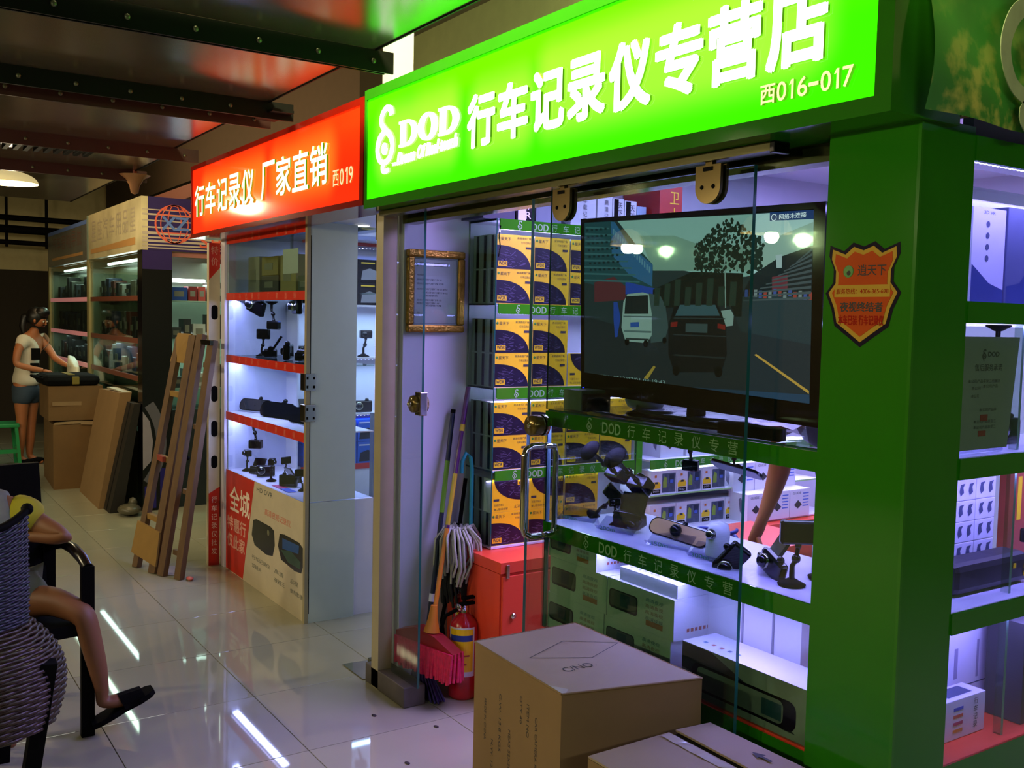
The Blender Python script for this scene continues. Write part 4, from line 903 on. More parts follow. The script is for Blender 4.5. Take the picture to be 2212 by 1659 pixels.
# level with the notice: cameras and papers
place(SU, 'dash_camera', 'dark camera hanging above the notice sheet in the side case', 'camera', (-1.42, 2.25, 1.612), (180, 0, 60), None, .9)
place(SU2, 'dash_camera', 'dark navigator hanging right of the notice sheet in the side case', 'camera', (-1.42, 2.45, 1.612), (180, 0, 100), None, 1)
place(CO, 'dash_camera', 'black camera standing at the right edge of the notice shelf', 'camera', (-1.38, 2.42, 1.311), (0, 0, 80), None, 1.2)
cbox('leaflet_box', 'small cream box standing behind the notice sheet', -1.41, -1.36, 2.33, 2.40, 1.311, 1.37, mat('cream carton', '#b5b198', .5))
cbox('leaflet_box', 'white box standing behind the notice sheet, higher one', -1.48, -1.44, 2.40, 2.52, 1.311, 1.50, m_pur)
place(FLP, 'dash_camera', 'black flip camera at the far right of the notice shelf', 'camera', (-1.36, 2.62, 1.311), (0, 0, 60), None, 1.3)
# third level: cartons printed with arms, black pouch
t = None
for r in range(4):
    for k in range(2):
        z0 = .957+r*.054+.045; y0 = 2.30+k*.09
        q = []
        for a in (.02, .06): q.append(([(-1.4195, y0+a, z0+.012), (-1.4195, y0+a+.014, z0+.02), (-1.4195, y0+a+.010, z0+.034), (-1.4195, y0+a+.018, z0+.044), (-1.4195, y0+a-.002, z0+.042), (-1.4195, y0+a-.006, z0+.024)], gb))
        cbox('bracket_carton', f'small white carton printed with a dark bracket, {ORD[r]} layer up, {("nearer", "further")[k]} column', -1.55, -1.42, y0, y0+.088, z0, z0+.053, m_pur, q, 'bracket cartons in the side case', 'carton')
cbox('base_carton', 'flat white carton carrying the bracket cartons', -1.56, -1.42, 2.29, 2.50, .957, 1.0015, m_pur, cat='carton')
t = thing('pouch', 'black padded pouch with small yellow tags lying before the bracket cartons', 'pouch', (-1.38, 2.40, .957))
obj('body', B().box(-1.415, -1.33, 2.17, 2.50, .9575, 1.035, mat('black pouch cloth', '#151223', .5, bump=.3), None, .018), t)
tg_ = B(); 
for y, z in ((2.42, 1.0), (2.47, .995), (2.47, .975)): tg_.box(-1.330, -1.328, y, y+.010, z, z+.012, m_yel)
obj('yellow_tag', tg_, t)
place(SU, 'dash_camera', 'black camera standing right of the pouch in the side case', 'camera', (-1.37, 2.56, .957), (0, 0, 90), None, .9)
cbox('price_card', 'orange box with yellow lettering at the right end of the third level', -1.48, -1.45, 2.60, 2.80, .957, 1.23, mat('orange carton', '#a8432c', .5), [([(-1.4495, 2.64, 1.08), (-1.4495, 2.66, 1.08), (-1.4495, 2.66, 1.2), (-1.4495, 2.64, 1.2)], m_yel)])
# bottom level
t = cbox('large_carton', 'large white carton with faint grey print in the bottom side case', -1.58, -1.42, 2.10, 2.520, .601, .83, m_pur)
p = B(); p.box(-1.4195, -1.4193, 2.33, 2.345, .70, .78, mat('faint grey print', '#8c86a8', .5)).box(-1.4195, -1.4193, 2.102, 2.518, .675, .678, gb).box(-1.4195, -1.4193, 2.43, 2.44, .69, .79, mat('faint grey print', '#8c86a8', .5)); obj('print', p, t)
t = cbox('large_carton', 'dark grey carton with two square emblems at the right of the bottom side case', -1.40, -1.30, 2.44, 2.72, .601, .86, mat('dark grey carton', '#35343c', .5))
p = B()
for z in (.67, .78): p.box(-1.2998, -1.2994, 2.52, 2.56, z, z+.04, m_blackm)
obj('print', p, t)
t = cbox('lettered_carton', 'small white carton with coloured lines and vertical black characters on the orange base', -1.40, -1.335, 2.10, 2.335, .601, .70, m_pur)
p = B()
for i, c in enumerate(('#3a4ac0', '#c05a4a', '#b03a6a', '#c9862c')): obj('colour_line', B().box(-1.3348, -1.3345, 2.20, 2.24, .672-.018*i, .680-.018*i, mat('line print '+str(i), c, .5)), t)
for i, ch in enumerate('行车记录'): p.text(ch, (-1.3345, 2.285, .675-.02*i), Y, Z, .018, .016, m_ink)
p.poly([(-1.39, 2.20, .7004), (-1.35, 2.20, .7004), (-1.35, 2.30, .7004), (-1.39, 2.30, .7004)], gb); obj('print', p, t)

# ---- shield sticker on the pillar front
t = thing('shield_sticker', 'orange and yellow shield sticker with dark edge on the green pillar', 'sticker', (-1.37, 1.85, 1.6))
def shield(s, y, m, d=.0006):
    cx, cz = -1.388, 1.678
    half = [(0, .098), (.028, .108), (.052, .090), (.090, .104), (.092, .080), (.078, .050), (.078, .020), (.098, -.004), (.080, -.040), (.070, -.078), (.030, -.104), (0, -.124)]
    # front width foreshortened in the picture: true outline
    pts = [(x, z) for x, z in half]+[(-x, z) for x, z in half[-2:0:-1]]
    return B().prism([(cx+x*s, y, cz+z*s) for x, z in pts][::-1], (0, -d, 0), m)
obj('backing', shield(1.0, 1.8498, mat('navy sticker edge', '#14122a', .07)), t)
obj('yellow_field', shield(.91, 1.8490, mat('yellow sticker', '#c9a13c', .07)), t)
obj('orange_field', shield(.81, 1.8482, mat('orange sticker', '#c4501e', .07)), t)
p = B(); e = 1.8474
p.box(-1.46, -1.316, e, e+.0002, 1.665, 1.692, mat('yellow sticker', '#c9a13c', .07))
p.text('逍天下', (-1.40, e-.0003, 1.712), X, Z, .072, .024, m_ink, bold=.01); p.ball((-1.425, e, 1.722), .014, mat('leaf green print', '#3f8a2a', .5), 12, (1, .03, 1)); p.ball((-1.424, e-.0003, 1.719), .006, m_ink, 10, (1, .03, 1))
p.text('服务热线：4006-365-698', (-1.455, e-.0003, 1.672), X, Z, .135, .012, mat('red sticker ink', '#a51c10', .07), bold=.01)
p.text('夜视终结者', (-1.443, e-.0003, 1.633), X, Z, .11, .021, m_ink, bold=.03)
p.text('本车已装 行车记录仪', (-1.447, e-.0003, 1.603), X, Z, .118, .022, mat('red sticker ink', '#a51c10', .07), bold=.02)
obj('lettering', p, t)

# ================================================================== CARDBOARD BOXES BEFORE THE GLASS DOOR
def rotbox(c4p, z0, z1, m, mt):
    b = B(); lo = [(x, y, z0) for x, y in c4p]; hi = [(x, y, z1) for x, y in c4p]
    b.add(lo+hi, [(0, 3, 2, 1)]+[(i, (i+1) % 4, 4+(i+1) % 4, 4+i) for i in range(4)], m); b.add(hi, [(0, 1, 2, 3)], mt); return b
F, R_, K, L_ = (-1.855, 1.402), (-1.760, 1.776), (-2.285, 1.772), (-2.290, 1.424)
q = [F, R_, K, L_]
t = thing('shipping_carton', 'large cardboard box with printed diamond on top before the glass door', 'carton', (-2.05, 1.6, 0))
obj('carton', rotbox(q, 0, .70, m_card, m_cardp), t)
ed = B(); 
for a, b_ in ((L_, F), (F, R_), (R_, K), (K, L_)): ed.tube([(a[0], a[1], .6985), (b_[0], b_[1], .6985)], .003, m_card, 6)
obj('folded_edge', ed, t)
xa = (Vector((F[0], F[1], 0))-Vector((L_[0], L_[1], 0))).normalized(); ya = (Vector((R_[0], R_[1], 0))-Vector((F[0], F[1], 0))).normalized()
def tp(x, y, z=.7022): return (x, y, z)
p = B()
dm = [(-2.10, 1.476), (-2.168, 1.638), (-2.078, 1.765), (-2.019, 1.625)]
for k in range(4):
    a, b_ = Vector(dm[k]+(0,)), Vector(dm[(k+1) % 4]+(0,)); w = (b_-a).normalized(); w = Vector((-w.y, w.x, 0))*.0012
    p.poly([(a-w+Vector((0, 0, .7008)))[:], (b_-w+Vector((0, 0, .7008)))[:], (b_+w+Vector((0, 0, .7008)))[:], (a+w+Vector((0, 0, .7008)))[:]], m_ink)
p.text('C/NO.', (-1.965, 1.50, .7008), Y, (-1, 0, 0), .10, .030, m_ink)
obj('top_print', p, t)
p = B(); nrm = Vector((xa.y, -xa.x, 0)); o0 = Vector((L_[0], L_[1], 0))
for i, (a, z, w, s_) in enumerate(((.06, .56, .16, 'MADE IN CHINA'), (.10, .46, .20, 'N.W. 12.5 KGS'), (.14, .60, .22, 'G.W. 13.8 KGS'), (.19, .52, .20, 'MEAS 52X36X70'), (.245, .63, .10, 'QTY 40'), (.28, .62, .12, 'ITEM NO'), (.32, .60, .30, 'CAR CAMERA RECORDER'))):
    o = o0+xa*a+nrm*.0006+Vector((0, 0, z)); p.text(s_, o[:], (0, 0, -1), xa[:], w*.72, .011, m_ink)
obj('side_print', p, t)
p = B(); c = Vector((F[0], F[1], .7012)); 
p.prism([(c-xa*.06)[:], (c-xa*.02+ya*.03)[:], (c-xa*.0+ya*.012)[:], c[:]], (0, 0, .0005), m_tapec); obj('tape', p, t)
q = [(-1.742, 1.398), (-1.275, 1.41), (-1.28, 1.79), (-1.735, 1.785)]
t = thing('shipping_carton', 'lower cardboard box with taped split lid in front of the green pillar', 'carton', (-1.5, 1.6, 0))
b = rotbox(q, 0, .585, m_card, mat('lid slit shade', '#1a130c', .9)); obj('carton', b, t)  # closed top painted near black as the shade in the lid slit
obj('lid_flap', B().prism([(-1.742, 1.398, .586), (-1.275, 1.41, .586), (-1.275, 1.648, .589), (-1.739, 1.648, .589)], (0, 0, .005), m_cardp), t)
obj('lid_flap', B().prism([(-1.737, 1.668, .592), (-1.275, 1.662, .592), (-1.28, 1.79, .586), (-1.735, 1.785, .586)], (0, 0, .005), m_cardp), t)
rt = random.Random(5); tb = B(); n = 22; vs = []
for i in range(n+1):
    x = -1.73+.455*i/n; vs += [(x, 1.612+.002*rt.random(), .5948+.002*rt.random()), (x, 1.642, .5946+.003*rt.random())]
tb.add(vs, [(2*i, 2*i+2, 2*i+3, 2*i+1) for i in range(n)], m_tapec); obj('tape', tb, t)
p = B(); p.poly([(-1.55, 1.735, .5975), (-1.52, 1.72, .5975), (-1.52, 1.75, .5975)], m_ink); p.box(-1.52, -1.49, 1.731, 1.739, .5972, .5976, m_ink); obj('lid_print', p, t)

# ================================================================== CLEANING CORNER AND EXTINGUISHERS
def extinguisher(x, y, r, h, label, ring=0):
    t = thing('fire_extinguisher', label, 'fire extinguisher', (x, y, 0)); m = mat('extinguisher red', '#b8141c', .2, coat=.5)
    obj('cylinder', B().lathe([(0, 0), (r*.92, 0), (r, .012), (r, h*.80), (r*.86, h*.90), (r*.45, h*.97), (r*.3, h), (0, h)], (x, y, 0), m, 28), t)
    lb_ = B(); a0, a1 = math.radians(-75+ring), math.radians(35+ring); n = 10; rr = r+.0008
    def arc(z0, z1, mm, d=0, b0=0, b1=1):
        vs = []
        for i in range(n+1):
            a = a0+(a1-a0)*(b0+(b1-b0)*i/n); vs += [(x+(rr+d)*math.cos(a), y+(rr+d)*math.sin(a), z0), (x+(rr+d)*math.cos(a), y+(rr+d)*math.sin(a), z1)]
        lb_.add(vs, [(2*i, 2*i+2, 2*i+3, 2*i+1) for i in range(n)], mm)
    arc(h*.28, h*.86, m_white); arc(h*.34, h*.84, m_yel, .0004, .06, .94); arc(h*.70, h*.77, mat('blue label band', '#26409a', .4), .0008, .08, .92); arc(h*.42, h*.44, mat('red sticker ink', '#a51c10', .07), .0008, .2, .7); arc(h*.52, h*.54, mat('red sticker ink', '#a51c10', .07), .0008, .2, .8)
    obj('label_sheet', lb_, t)
    v = B().lathe([(r*.28, h), (r*.28, h+.03), (0, h+.03)], (x, y, 0), m_steel, 14).box(x-.012, x+.012, y-.02, y+.085, h+.03, h+.042, m_blackm, None, .002).box(x-.012, x+.012, y-.01, y+.09, h+.055, h+.066, m_blackm, None, .002)
    v.lathe([(0, -.016), (.018, -.016), (.018, 0), (0, 0)], (x, y-.018, h+.022), m_steel, 14, 'y'); obj('valve_handle', v, t)
    obj('hose', B().tube([(x, y-.02, h+.02), (x-.04, y-.07, h*.95), (x-.05, y-r-.03, h*.7), (x-.03, y-r-.025, h*.4), (x-.01, y-r-.02, h*.3)], .009, m_blackm, 8), t)
extinguisher(-3.50, 2.118, .062, .36, 'red fire extinguisher with yellow label nearest the big cardboard box', -20)
extinguisher(-3.615, 2.19, .055, .40, 'second red fire extinguisher behind the broom handle')
t = thing('broom', 'red broom with pink bristles, head up, on an orange and purple pole', 'broom', (-3.6, 2.0, .2))
top = Vector((-3.66, 2.215, 1.30)); bt = Vector((-3.53, 1.99, .36)); d = top-bt
def seg(b, a0, a1, r, m): b.tube([(bt+d*a0)[:], (bt+d*a1)[:]], r, m, 10)
b = B(); seg(b, .0, .37, .010, mat('orange pole', '#c9781c', .4)); seg(b, .37, .385, .0105, mat('purple pole', '#4a1050', .3)); seg(b, .385, .61, .0105, mat('yellow sleeve', '#b9a020', .4)); seg(b, .61, .80, .010, mat('purple pole', '#4a1050', .3)); seg(b, .80, .83, .0115, mat('yellow sleeve', '#b9a020', .4)); seg(b, .83, 1, .011, mat('purple pole', '#4a1050', .3))
obj('pole', b, t)
obj('socket', B().tube([(-3.53, 1.99, .40), (-3.53, 1.985, .34), (-3.53, 1.98, .29)], [.014, .022, .035], mat('orange pole', '#c9781c', .4), 12), t)
hx0, hx1, hy0, hy1 = -3.66, -3.40, 1.925, 2.02
pts = [(-3.70, 1.90, .19), (-3.40, 2.10, .19), (-3.40, 2.12, .225), (-3.52, 2.04, .275), (-3.64, 1.95, .275), (-3.72, 1.90, .225)]
obj('head', B().prism([(-3.715, 1.955, .225), (-3.385, 2.045, .215), (-3.385, 2.045, .235), (-3.49, 2.015, .285), (-3.61, 1.985, .30), (-3.715, 1.955, .265)], (.018, -.055, 0), mat('red broom head', '#8f1418', .4)), t, 'dark red ventilated broom head')
rt = random.Random(2); b = B(); m_pink = mat('pink bristles', '#d61f50', .5, noise=.25, ns=70)
for i in range(44):
    for j in range(4):
        u = (i+.5)/44; w = (j+.5)/4; x = -3.715+.33*u+.022*w; y = 1.965+.09*u-.080*w; z = .235-.010*u
        dx, dy = rt.uniform(-.010, .010), rt.uniform(-.010, .010); b.tube([(x, y, z+.01), (x+dx, y+dy, z-.105-.012*rt.random())], [.0065, .0075], m_pink, 5)
for z0, z1, k in ((.0, .0, 0),):
    b.prism([(-3.712, 1.963, .135), (-3.388, 2.050, .125), (-3.388, 2.050, .228), (-3.712, 1.963, .238)], (.018, -.072, 0), m_pink)
obj('bristles', b, t, 'bright pink bristles', kind='stuff')
t = thing('mop', 'string mop leaning head up with dirty white strands above the extinguishers', 'mop', (-3.6, 2.15, 0))
b = B().tube([(-3.67, 2.20, 0.02), (-3.655, 2.16, .64)], .010, m_steel, 8).tube([(-3.66, 2.165, .60), (-3.645, 2.155, .70)], [.02, .03], m_blackm, 10); obj('pole', b, t)
b = B(); rt = random.Random(11); m_mop = mat('mop strands', '#a7a893', .9, noise=.2, ns=30)
for i in range(70):
    a = rt.uniform(0, 6.28); r0 = .015; R1 = rt.uniform(.05, .105); L1 = rt.uniform(.10, .20)
    c = Vector((-3.60, 2.15, .655)); P = [c+Vector((r0*math.cos(a), r0*math.sin(a), .03))]
    P.append(c+Vector((R1*.6*math.cos(a), R1*.6*math.sin(a), .045+rt.uniform(-.01, .01)))); P.append(c+Vector((R1*math.cos(a+.2), R1*math.sin(a+.2), .0+rt.uniform(-.02, .02)))); P.append(c+Vector((R1*1.05*math.cos(a+.3), R1*1.05*math.sin(a+.3), -L1*.6))); P.append(c+Vector((R1*.8*math.cos(a+.1), R1*.8*math.sin(a+.1), -L1)))
    for q_ in P: q_.x = max(q_.x, -3.72)
    b.tube([q_[:] for q_ in P], .0055, m_mop, 5)
obj('strands', b, t, 'dirty white cotton strands', kind='stuff')
b = B(); rt = random.Random(12)
for i in range(60):
    a = rt.uniform(0, 6.28); P = [(-3.62+.02*math.cos(a), 2.14+.02*math.sin(a), .56), (-3.62+.07*math.cos(a), 2.14+.05*math.sin(a), .46), (-3.62+.06*math.cos(a+.3), 2.14+.05*math.sin(a+.3), .36+rt.uniform(0, .05))]
    b.tube([(max(p_[0], -3.72),)+p_[1:] for p_ in P], .006, mat('dark mop strands', '#14160f', .9), 5)
t2 = thing('mop', 'dark wet mop head hanging under the white strands', 'mop', (-3.62, 2.14, .35)); obj('strands', b, t2, kind='stuff'); obj('pole', B().tube([(-3.62, 2.14, .55), (-3.66, 2.21, .90)], .009, m_blackm, 8), t2)
t = thing('broom', 'second broom with dark blue pole and lime sleeve leaning on the partition', 'broom', (-3.6, 1.96, 0))
a = Vector((-3.70, 2.165, 1.20)); c = Vector((-3.60, 1.985, .10)); d = a-c; b = B()
for a0, a1, r, m in ((.04, .26, .0135, m_navy), (.26, .29, .014, m_white), (.29, .60, .0105, m_navy), (.60, .80, .011, mat('lime sleeve', '#6ea82a', .4)), (.80, .985, .0105, m_navy), (.985, 1, .011, m_blackm)): b.tube([(c+d*a0)[:], (c+d*a1)[:]], r, m, 10)
obj('pole', b, t); b = B(); rt = random.Random(4)
for i in range(60):
    u = rt.uniform(-1, 1); w = rt.uniform(-1, 1); b.tube([(-3.60+u*.05, 1.975+w*.015, .12), (-3.585+u*.11+.02*rt.random(), 1.985+w*.03, .004)], .0045, mat('violet bristles', '#2e1460', .6), 5)
obj('bristles', b, t, 'violet bristles', kind='stuff')
t = thing('brush', 'turquoise handled brush hooked beside the shelf end', 'brush', (-3.58, 2.2, .7))
obj('handle', B().tube([(-3.60, 2.205, .66), (-3.60, 2.205, .95), (-3.605, 2.20, 1.0), (-3.615, 2.185, 1.02), (-3.625, 2.17, .98), (-3.625, 2.168, .93)], .009, mat('turquoise plastic', '#1f8f96', .4), 8), t)
for k, (x, y) in enumerate(((-3.495, 1.703), (-3.274, 1.864), (-3.05, 1.62))):
    b = B().ball((x, y, .002), .011, mat('dirt speck', '#2c2622', .9), 8, (1.3, .8, .15)); tag(obj('floor_scrap', b, at=(x, y, 0)), f'small dark scrap on the tiles, {ORD[k]} from the stone sill', 'scrap')

# ================================================================== SHOP KEEPER BEHIND THE CASE
t = thing('person', 'person in dark blue behind the display case, bare arm reaching down', 'person', (-2.28, 2.95, 0))
m_nb = mat('dark blue shirt', '#141c3c', .8)
arm = skin([((-2.40, 2.90, 1.34), .06), ((-2.52, 2.93, 1.18), .052), ((-2.55, 2.95, 1.05), .045), ((-2.57, 2.93, .94), .034), ((-2.58, 2.90, .86), .024), ((-2.59, 2.88, .80), (.030, .016)), ((-2.60, 2.86, .755), (.022, .012))], [(i, i+1) for i in range(6)], m_skin, 2)
hn = [((-2.60, 2.86, .765), .012)]; he = []
body = skin([((-2.20, 2.98, .80), (.17, .13)), ((-2.20, 2.97, 1.0), (.17, .12)), ((-2.22, 2.95, 1.22), (.19, .13)), ((-2.24, 2.93, 1.38), (.15, .11)), ((-2.26, 2.90, 1.47), .055), ((-2.36, 2.91, 1.38), .075), ((-2.44, 2.91, 1.28), .068), ((-2.10, 2.95, 1.38), .075), ((-2.02, 2.95, 1.20), .06), ((-2.18, 2.98, .62), (.14, .12))], [(0, 1), (1, 2), (2, 3), (3, 4), (3, 5), (5, 6), (3, 7), (7, 8), (0, 9)], m_nb, 2)
legs = skin([((-2.18, 2.98, .72), .13), ((-2.28, 2.98, .62), .10), ((-2.28, 2.98, .30), .07), ((-2.28, 2.98, .05), .045), ((-2.08, 2.98, .62), .10), ((-2.08, 2.98, .30), .07), ((-2.08, 2.98, .05), .045), ((-2.28, 2.86, .03), .035), ((-2.08, 2.86, .03), .035)], [(0, 1), (1, 2), (2, 3), (0, 4), (4, 5), (5, 6), (3, 7), (6, 8)], mat('dark trousers', '#12141c', .8), 2)
hd = skin([((-2.26, 2.90, 1.42), .05), ((-2.27, 2.89, 1.52), .052), ((-2.29, 2.87, 1.60), (.075, .085)), ((-2.30, 2.86, 1.68), (.072, .085))], [(0, 1), (1, 2), (2, 3)], m_skin, 2)
for n_, me in (('body', body), ('trousers', legs), ('arm', arm), ('head', hd)):
    for v in me.vertices: v.co -= Vector((-2.28, 2.95, 0))
    obj(n_, me, t)
fb = B()
for k, (dx, l) in enumerate(((-.018, .05), (-.006, .06), (.006, .056), (.018, .045))): fb.tube([(-2.60+dx, 2.86, .745), (-2.60+dx*1.3, 2.85, .745-l*.5), (-2.60+dx*1.3, 2.865, .745-l)], [.0085, .008, .006], m_skin, 8)
fb.tube([(-2.575, 2.87, .78), (-2.55, 2.86, .755), (-2.548, 2.862, .73)], [.010, .009, .007], m_skin, 8); obj('fingers', fb, t)
face((-2.298, 2.865, 1.645), (-.35, -.9, -.3), 1.0, m_skin, t); hb = B().ball((-2.292, 2.885, 1.70), .098, m_hair, 16, (.92, .95, .95)); obj('hair', hb, t)
t = thing('open_carton', 'opened cardboard box with a tilted flap on the floor behind the case', 'carton', (-2.45, 2.6, 0))
obj('carton', B().box(-2.75, -2.10, 2.40, 2.75, 0, .33, m_card), t)
obj('flap', B().prism([(-2.42, 2.38, .33), (-2.08, 2.38, .33), (-2.02, 2.60, .60), (-2.30, 2.60, .60)], (0, .006, 0), m_cardp), t)
obj('strap', B().prism([(-2.75, 2.385, .345), (-2.35, 2.385, .395), (-2.35, 2.385, .42), (-2.75, 2.385, .37)], (0, .004, 0), mat('orange strap', '#b9781c', .5)), t)
t = thing('counter', 'orange topped counter inside the shop behind the cameras', 'counter', (-2.7, 3.0, 0))
obj('top', B().box(-3.1, -2.66, 2.75, 3.4, .66, .70, m_orange), t); obj('body', B().box(-3.08, -2.68, 2.78, 3.38, 0, .66, m_orange), t)
t = thing('cable_coil', 'blue coil of cable lying on the orange counter', 'cable', (-2.78, 2.85, .70))
obj('coil', B().tube([(-2.80+.09*math.cos(a), 2.88+.06*math.sin(a), .712+.002*k) for k, a in enumerate([i*.4 for i in range(34)])], .008, mat('blue cable', '#2436a0', .4), 6), t)
# ================================================================== NEIGHBOUR'S RED CASE
def bar(b, a, c, w, h, m, side):
    """straight bar from a to c; w across `side`, h across the other way"""
    a = Vector(a); c = Vector(c); t = (c-a).normalized(); s = Vector(side); s = (s-t*s.dot(t)).normalized(); n = t.cross(s)
    vs = [(p+s*(i*w/2)+n*(j*h/2))[:] for p in (a, c) for i, j in ((-1, -1), (1, -1), (1, 1), (-1, 1))]
    return b.add(vs, [(3, 2, 1, 0), (4, 5, 6, 7), (0, 1, 5, 4), (1, 2, 6, 5), (2, 3, 7, 6), (3, 0, 4, 7)], m)
RX0, RX1, RY0, RY1 = -6.06, -4.765, 1.915, 2.30
t = C = thing('red_display_case', 'red banded glass display case with dashcam poster on its base', 'display case', (-5.4, 2.1, 0))
obj('base', B().box(RX0, RX1, RY0, RY1, 0, .625, m_wallw), t)
pn = obj('poster', B().prism([(RX0, RY0, .0), (RX1+.02, RY0, .0), (RX1+.02, RY0, .628), (RX0, RY0, .628)], (0, -.003, 0), mat('poster cream', '#c3b79b', .4)), t, 'poster of two dark cameras with red left panel')
p = B(); yy = RY0-.0032; pr = mat('poster red', '#c22616', .35); pt = mat('poster pale print', '#d9a08c', .5); pw = mat('poster white print', '#e9d9c4', .5)
p.poly([(x, yy, z) for x, z in ((-6.06, .626), (-5.533, .626), (-5.736, .003), (-6.06, .003))][::-1], pr)
def T(s, x, z, w, h, m, k=1, bold=0, sl=0): p.text(s, (x, yy-.0003*k, z), Vector((1, 0, sl)).normalized(), Z, w, h, m, bold=bold)
T('全城', -5.985, .385, .37, .155, pw, 1, .02); T('特惠行', -6.03, .262, .35, .085, pt, 1, .03); T('仅此家', -6.03, .155, .33, .085, pt, 1, .03)
T('HD DVR', -5.495, .575, .26, .028, mat('grey ink', '#4a544e', .6)); T('高清夜视记录仪', -5.36, .462, .40, .038, mat('poster red print', '#c9644e', .5))
for pts, m in (([(-5.553, .397), (-5.494, .412), (-5.263, .411), (-5.208, .398), (-5.196, .318), (-5.227, .252), (-5.328, .238), (-5.527, .254), (-5.577, .306)], mat('poster camera black', '#1b1d1a', .2)),
               ([(-5.121, .399), (-5.048, .409), (-4.836, .407), (-4.785, .389), (-4.772, .311), (-4.804, .251), (-4.892, .242), (-5.098, .261), (-5.146, .328)], mat('poster camera black', '#1b1d1a', .2)),
               ):
    p.poly([(x, yy-.0003, z) for x, z in pts][::-1], m)
p.poly([(x, yy-.0006, z) for x, z in ((-5.079, .384), (-4.836, .390), (-4.845, .345), (-5.078, .325))][::-1], mat('poster blue', '#1c4a8a', .3))
p.poly([(x, yy-.0006, z) for x, z in ((-5.099, .315), (-4.954, .337), (-4.815, .308), (-4.824, .269), (-4.994, .268))][::-1], mat('poster green', '#2c4a3a', .3))
p.lathe([(0, -.0006), (.018, -.0006)], (-5.30, yy, .37), m_chrome, 14, 'y')
gi = mat('grey ink', '#4a544e', .6)
for s_, x, z, w in (('行车记录仪', -5.57, .165, .30), ('双镜头', -5.57, .115, .16), ('高清', -5.20, .165, .14), ('夜视王', -5.20, .115, .16), ('后视', -4.96, .165, .11), ('倒车影像', -4.96, .112, .18)): T(s_, x, z, w, .026, gi)
obj('poster_print', p, pn)
for z0, z1 in ((.940, .989), (1.295, 1.341), (1.674, 1.721), (2.018, 2.065)):
    so = obj('price_strip', B().box(RX0, RX1, RY0-.005, RY0, z0, z1, m_red), t, 'red strip with faint lettering')
    strip_letters(so, 'y', RY0-.005, z0+.007, .034, m_redt, '行车记录仪', -5.925, .109); strip_letters(so, 'y', RY0-.005, z0+.007, .034, m_redt, '厂家直销', -5.33, .131)
    obj('shelf_board', B().box(RX0+.004, RX1, RY0+.002, RY1-.004, z1-.008, z1-.001, m_gls if z0 > 1.2 else m_wallw, {'y-': m_edge} if z0 > 1.2 else None), t)
    if z0 < 1.8:
        ledrow('led_strip', (RX0+.04, RY0+.02, z0+.004), (RX1-.04, RY0+.02, z0+.004), 70, t); area('red_case_led_light', ((RX0+RX1)/2-.2, RY0+.06, z0), .9, .04, 6.5, '#a8a8ff', (math.radians(-12), 0, 0))
obj('end_panel', B().box(RX0-.014, RX0-.001, RY0+.01, RY1+.02, .0, 2.07, mat('bright white end', '#d4d6ee', .4)), t)
obj('back_panel', B().box(RX0, RX0+.18, RY1, RY1+.01, .625, 1.67, m_wallw), t)
obj('front_pane', B().box(RX0, RX1, RY0+.0005, RY0+.0055, .628, 2.065, m_gls, {'x+': m_edge}), t)
obj('end_pane', B().box(RX1-.012, RX1-.004, RY0+.006, RY1, .63, 2.06, m_gls, {'y-': m_edge}), t)
t = thing('white_panel_cabinet', 'tall plain white side panel at the right end of the red case', 'cabinet', (-4.75, 2.05, 0))
obj('upper_panel', B().box(-4.762, -4.745, 1.927, 2.183, .634, 2.068, m_wallg), t); obj('lower_panel', B().box(-4.762, -4.745, 1.927, 2.183, .0, .630, m_wallg), t)
obj('door_edge', B().box(-4.768, -4.742, 1.905, 1.925, .0, 2.06, m_wallg, {'x+': m_postb, 'y-': m_postb}), t); obj('dark_gap', B().box(-4.7445, -4.7435, 1.926, 1.930, .05, 2.0, m_blackm), t)
for z in (1.095, 1.255):
    h = B().box(-4.80, -4.736, 1.896, 1.955, z-.045, z+.045, m_steel, None, .004)
    for dy in (1.905, 1.94):
        for dz in (-.025, .02): h.box(-4.7362, -4.735, dy, dy+.010, z+dz-.006, z+dz+.008, m_blackm)
    obj('door_clamp', h, t)
t = thing('booth_post', 'slim white post between the poster board and the red case', 'post', (-6.1, 1.93, 0)); obj('shaft', B().box(-6.150, -6.078, 1.905, 1.95, 0, 2.07, m_wallw), t)
t = thing('poster_board', 'narrow beige sign board with phone pictures, red top and lettered red foot', 'sign board', (-6.18, 1.865, 0))
obj('board', B().box(-6.20, -6.158, 1.832, 1.902, 0, 2.03, mat('poster cream', '#c3b79b', .4)), t)
p = B(); e = -6.1575
p.poly([(e, 1.832, .0), (e, 1.902, 0), (e, 1.902, .50), (e, 1.832, .46)], pr); obj('red_top', B().poly([(e, 1.832, 1.80), (e, 1.902, 1.88), (e, 1.902, 2.03), (e, 1.832, 2.03)], pr), t)
for i, ch in enumerate('行车记录仪批发'): p.text(ch, (e+.0003, 1.850, .40-.055*i), Y, Z, .035, .040, pw)
for i, ch in enumerate('特价'): p.text(ch, (e+.0003, 1.845, 1.96-.07*i), Y, Z, .045, .05, pt)
for z, s_ in ((1.60, .045), (1.09, .05), (.87, .05), (.66, .04)): obj('phone_picture', B().poly([(e+.0003, 1.867+a, z+c) for a, c in rrect(.040, s_*2.0, .018)], m_blackm), t)
obj('print', p, t)
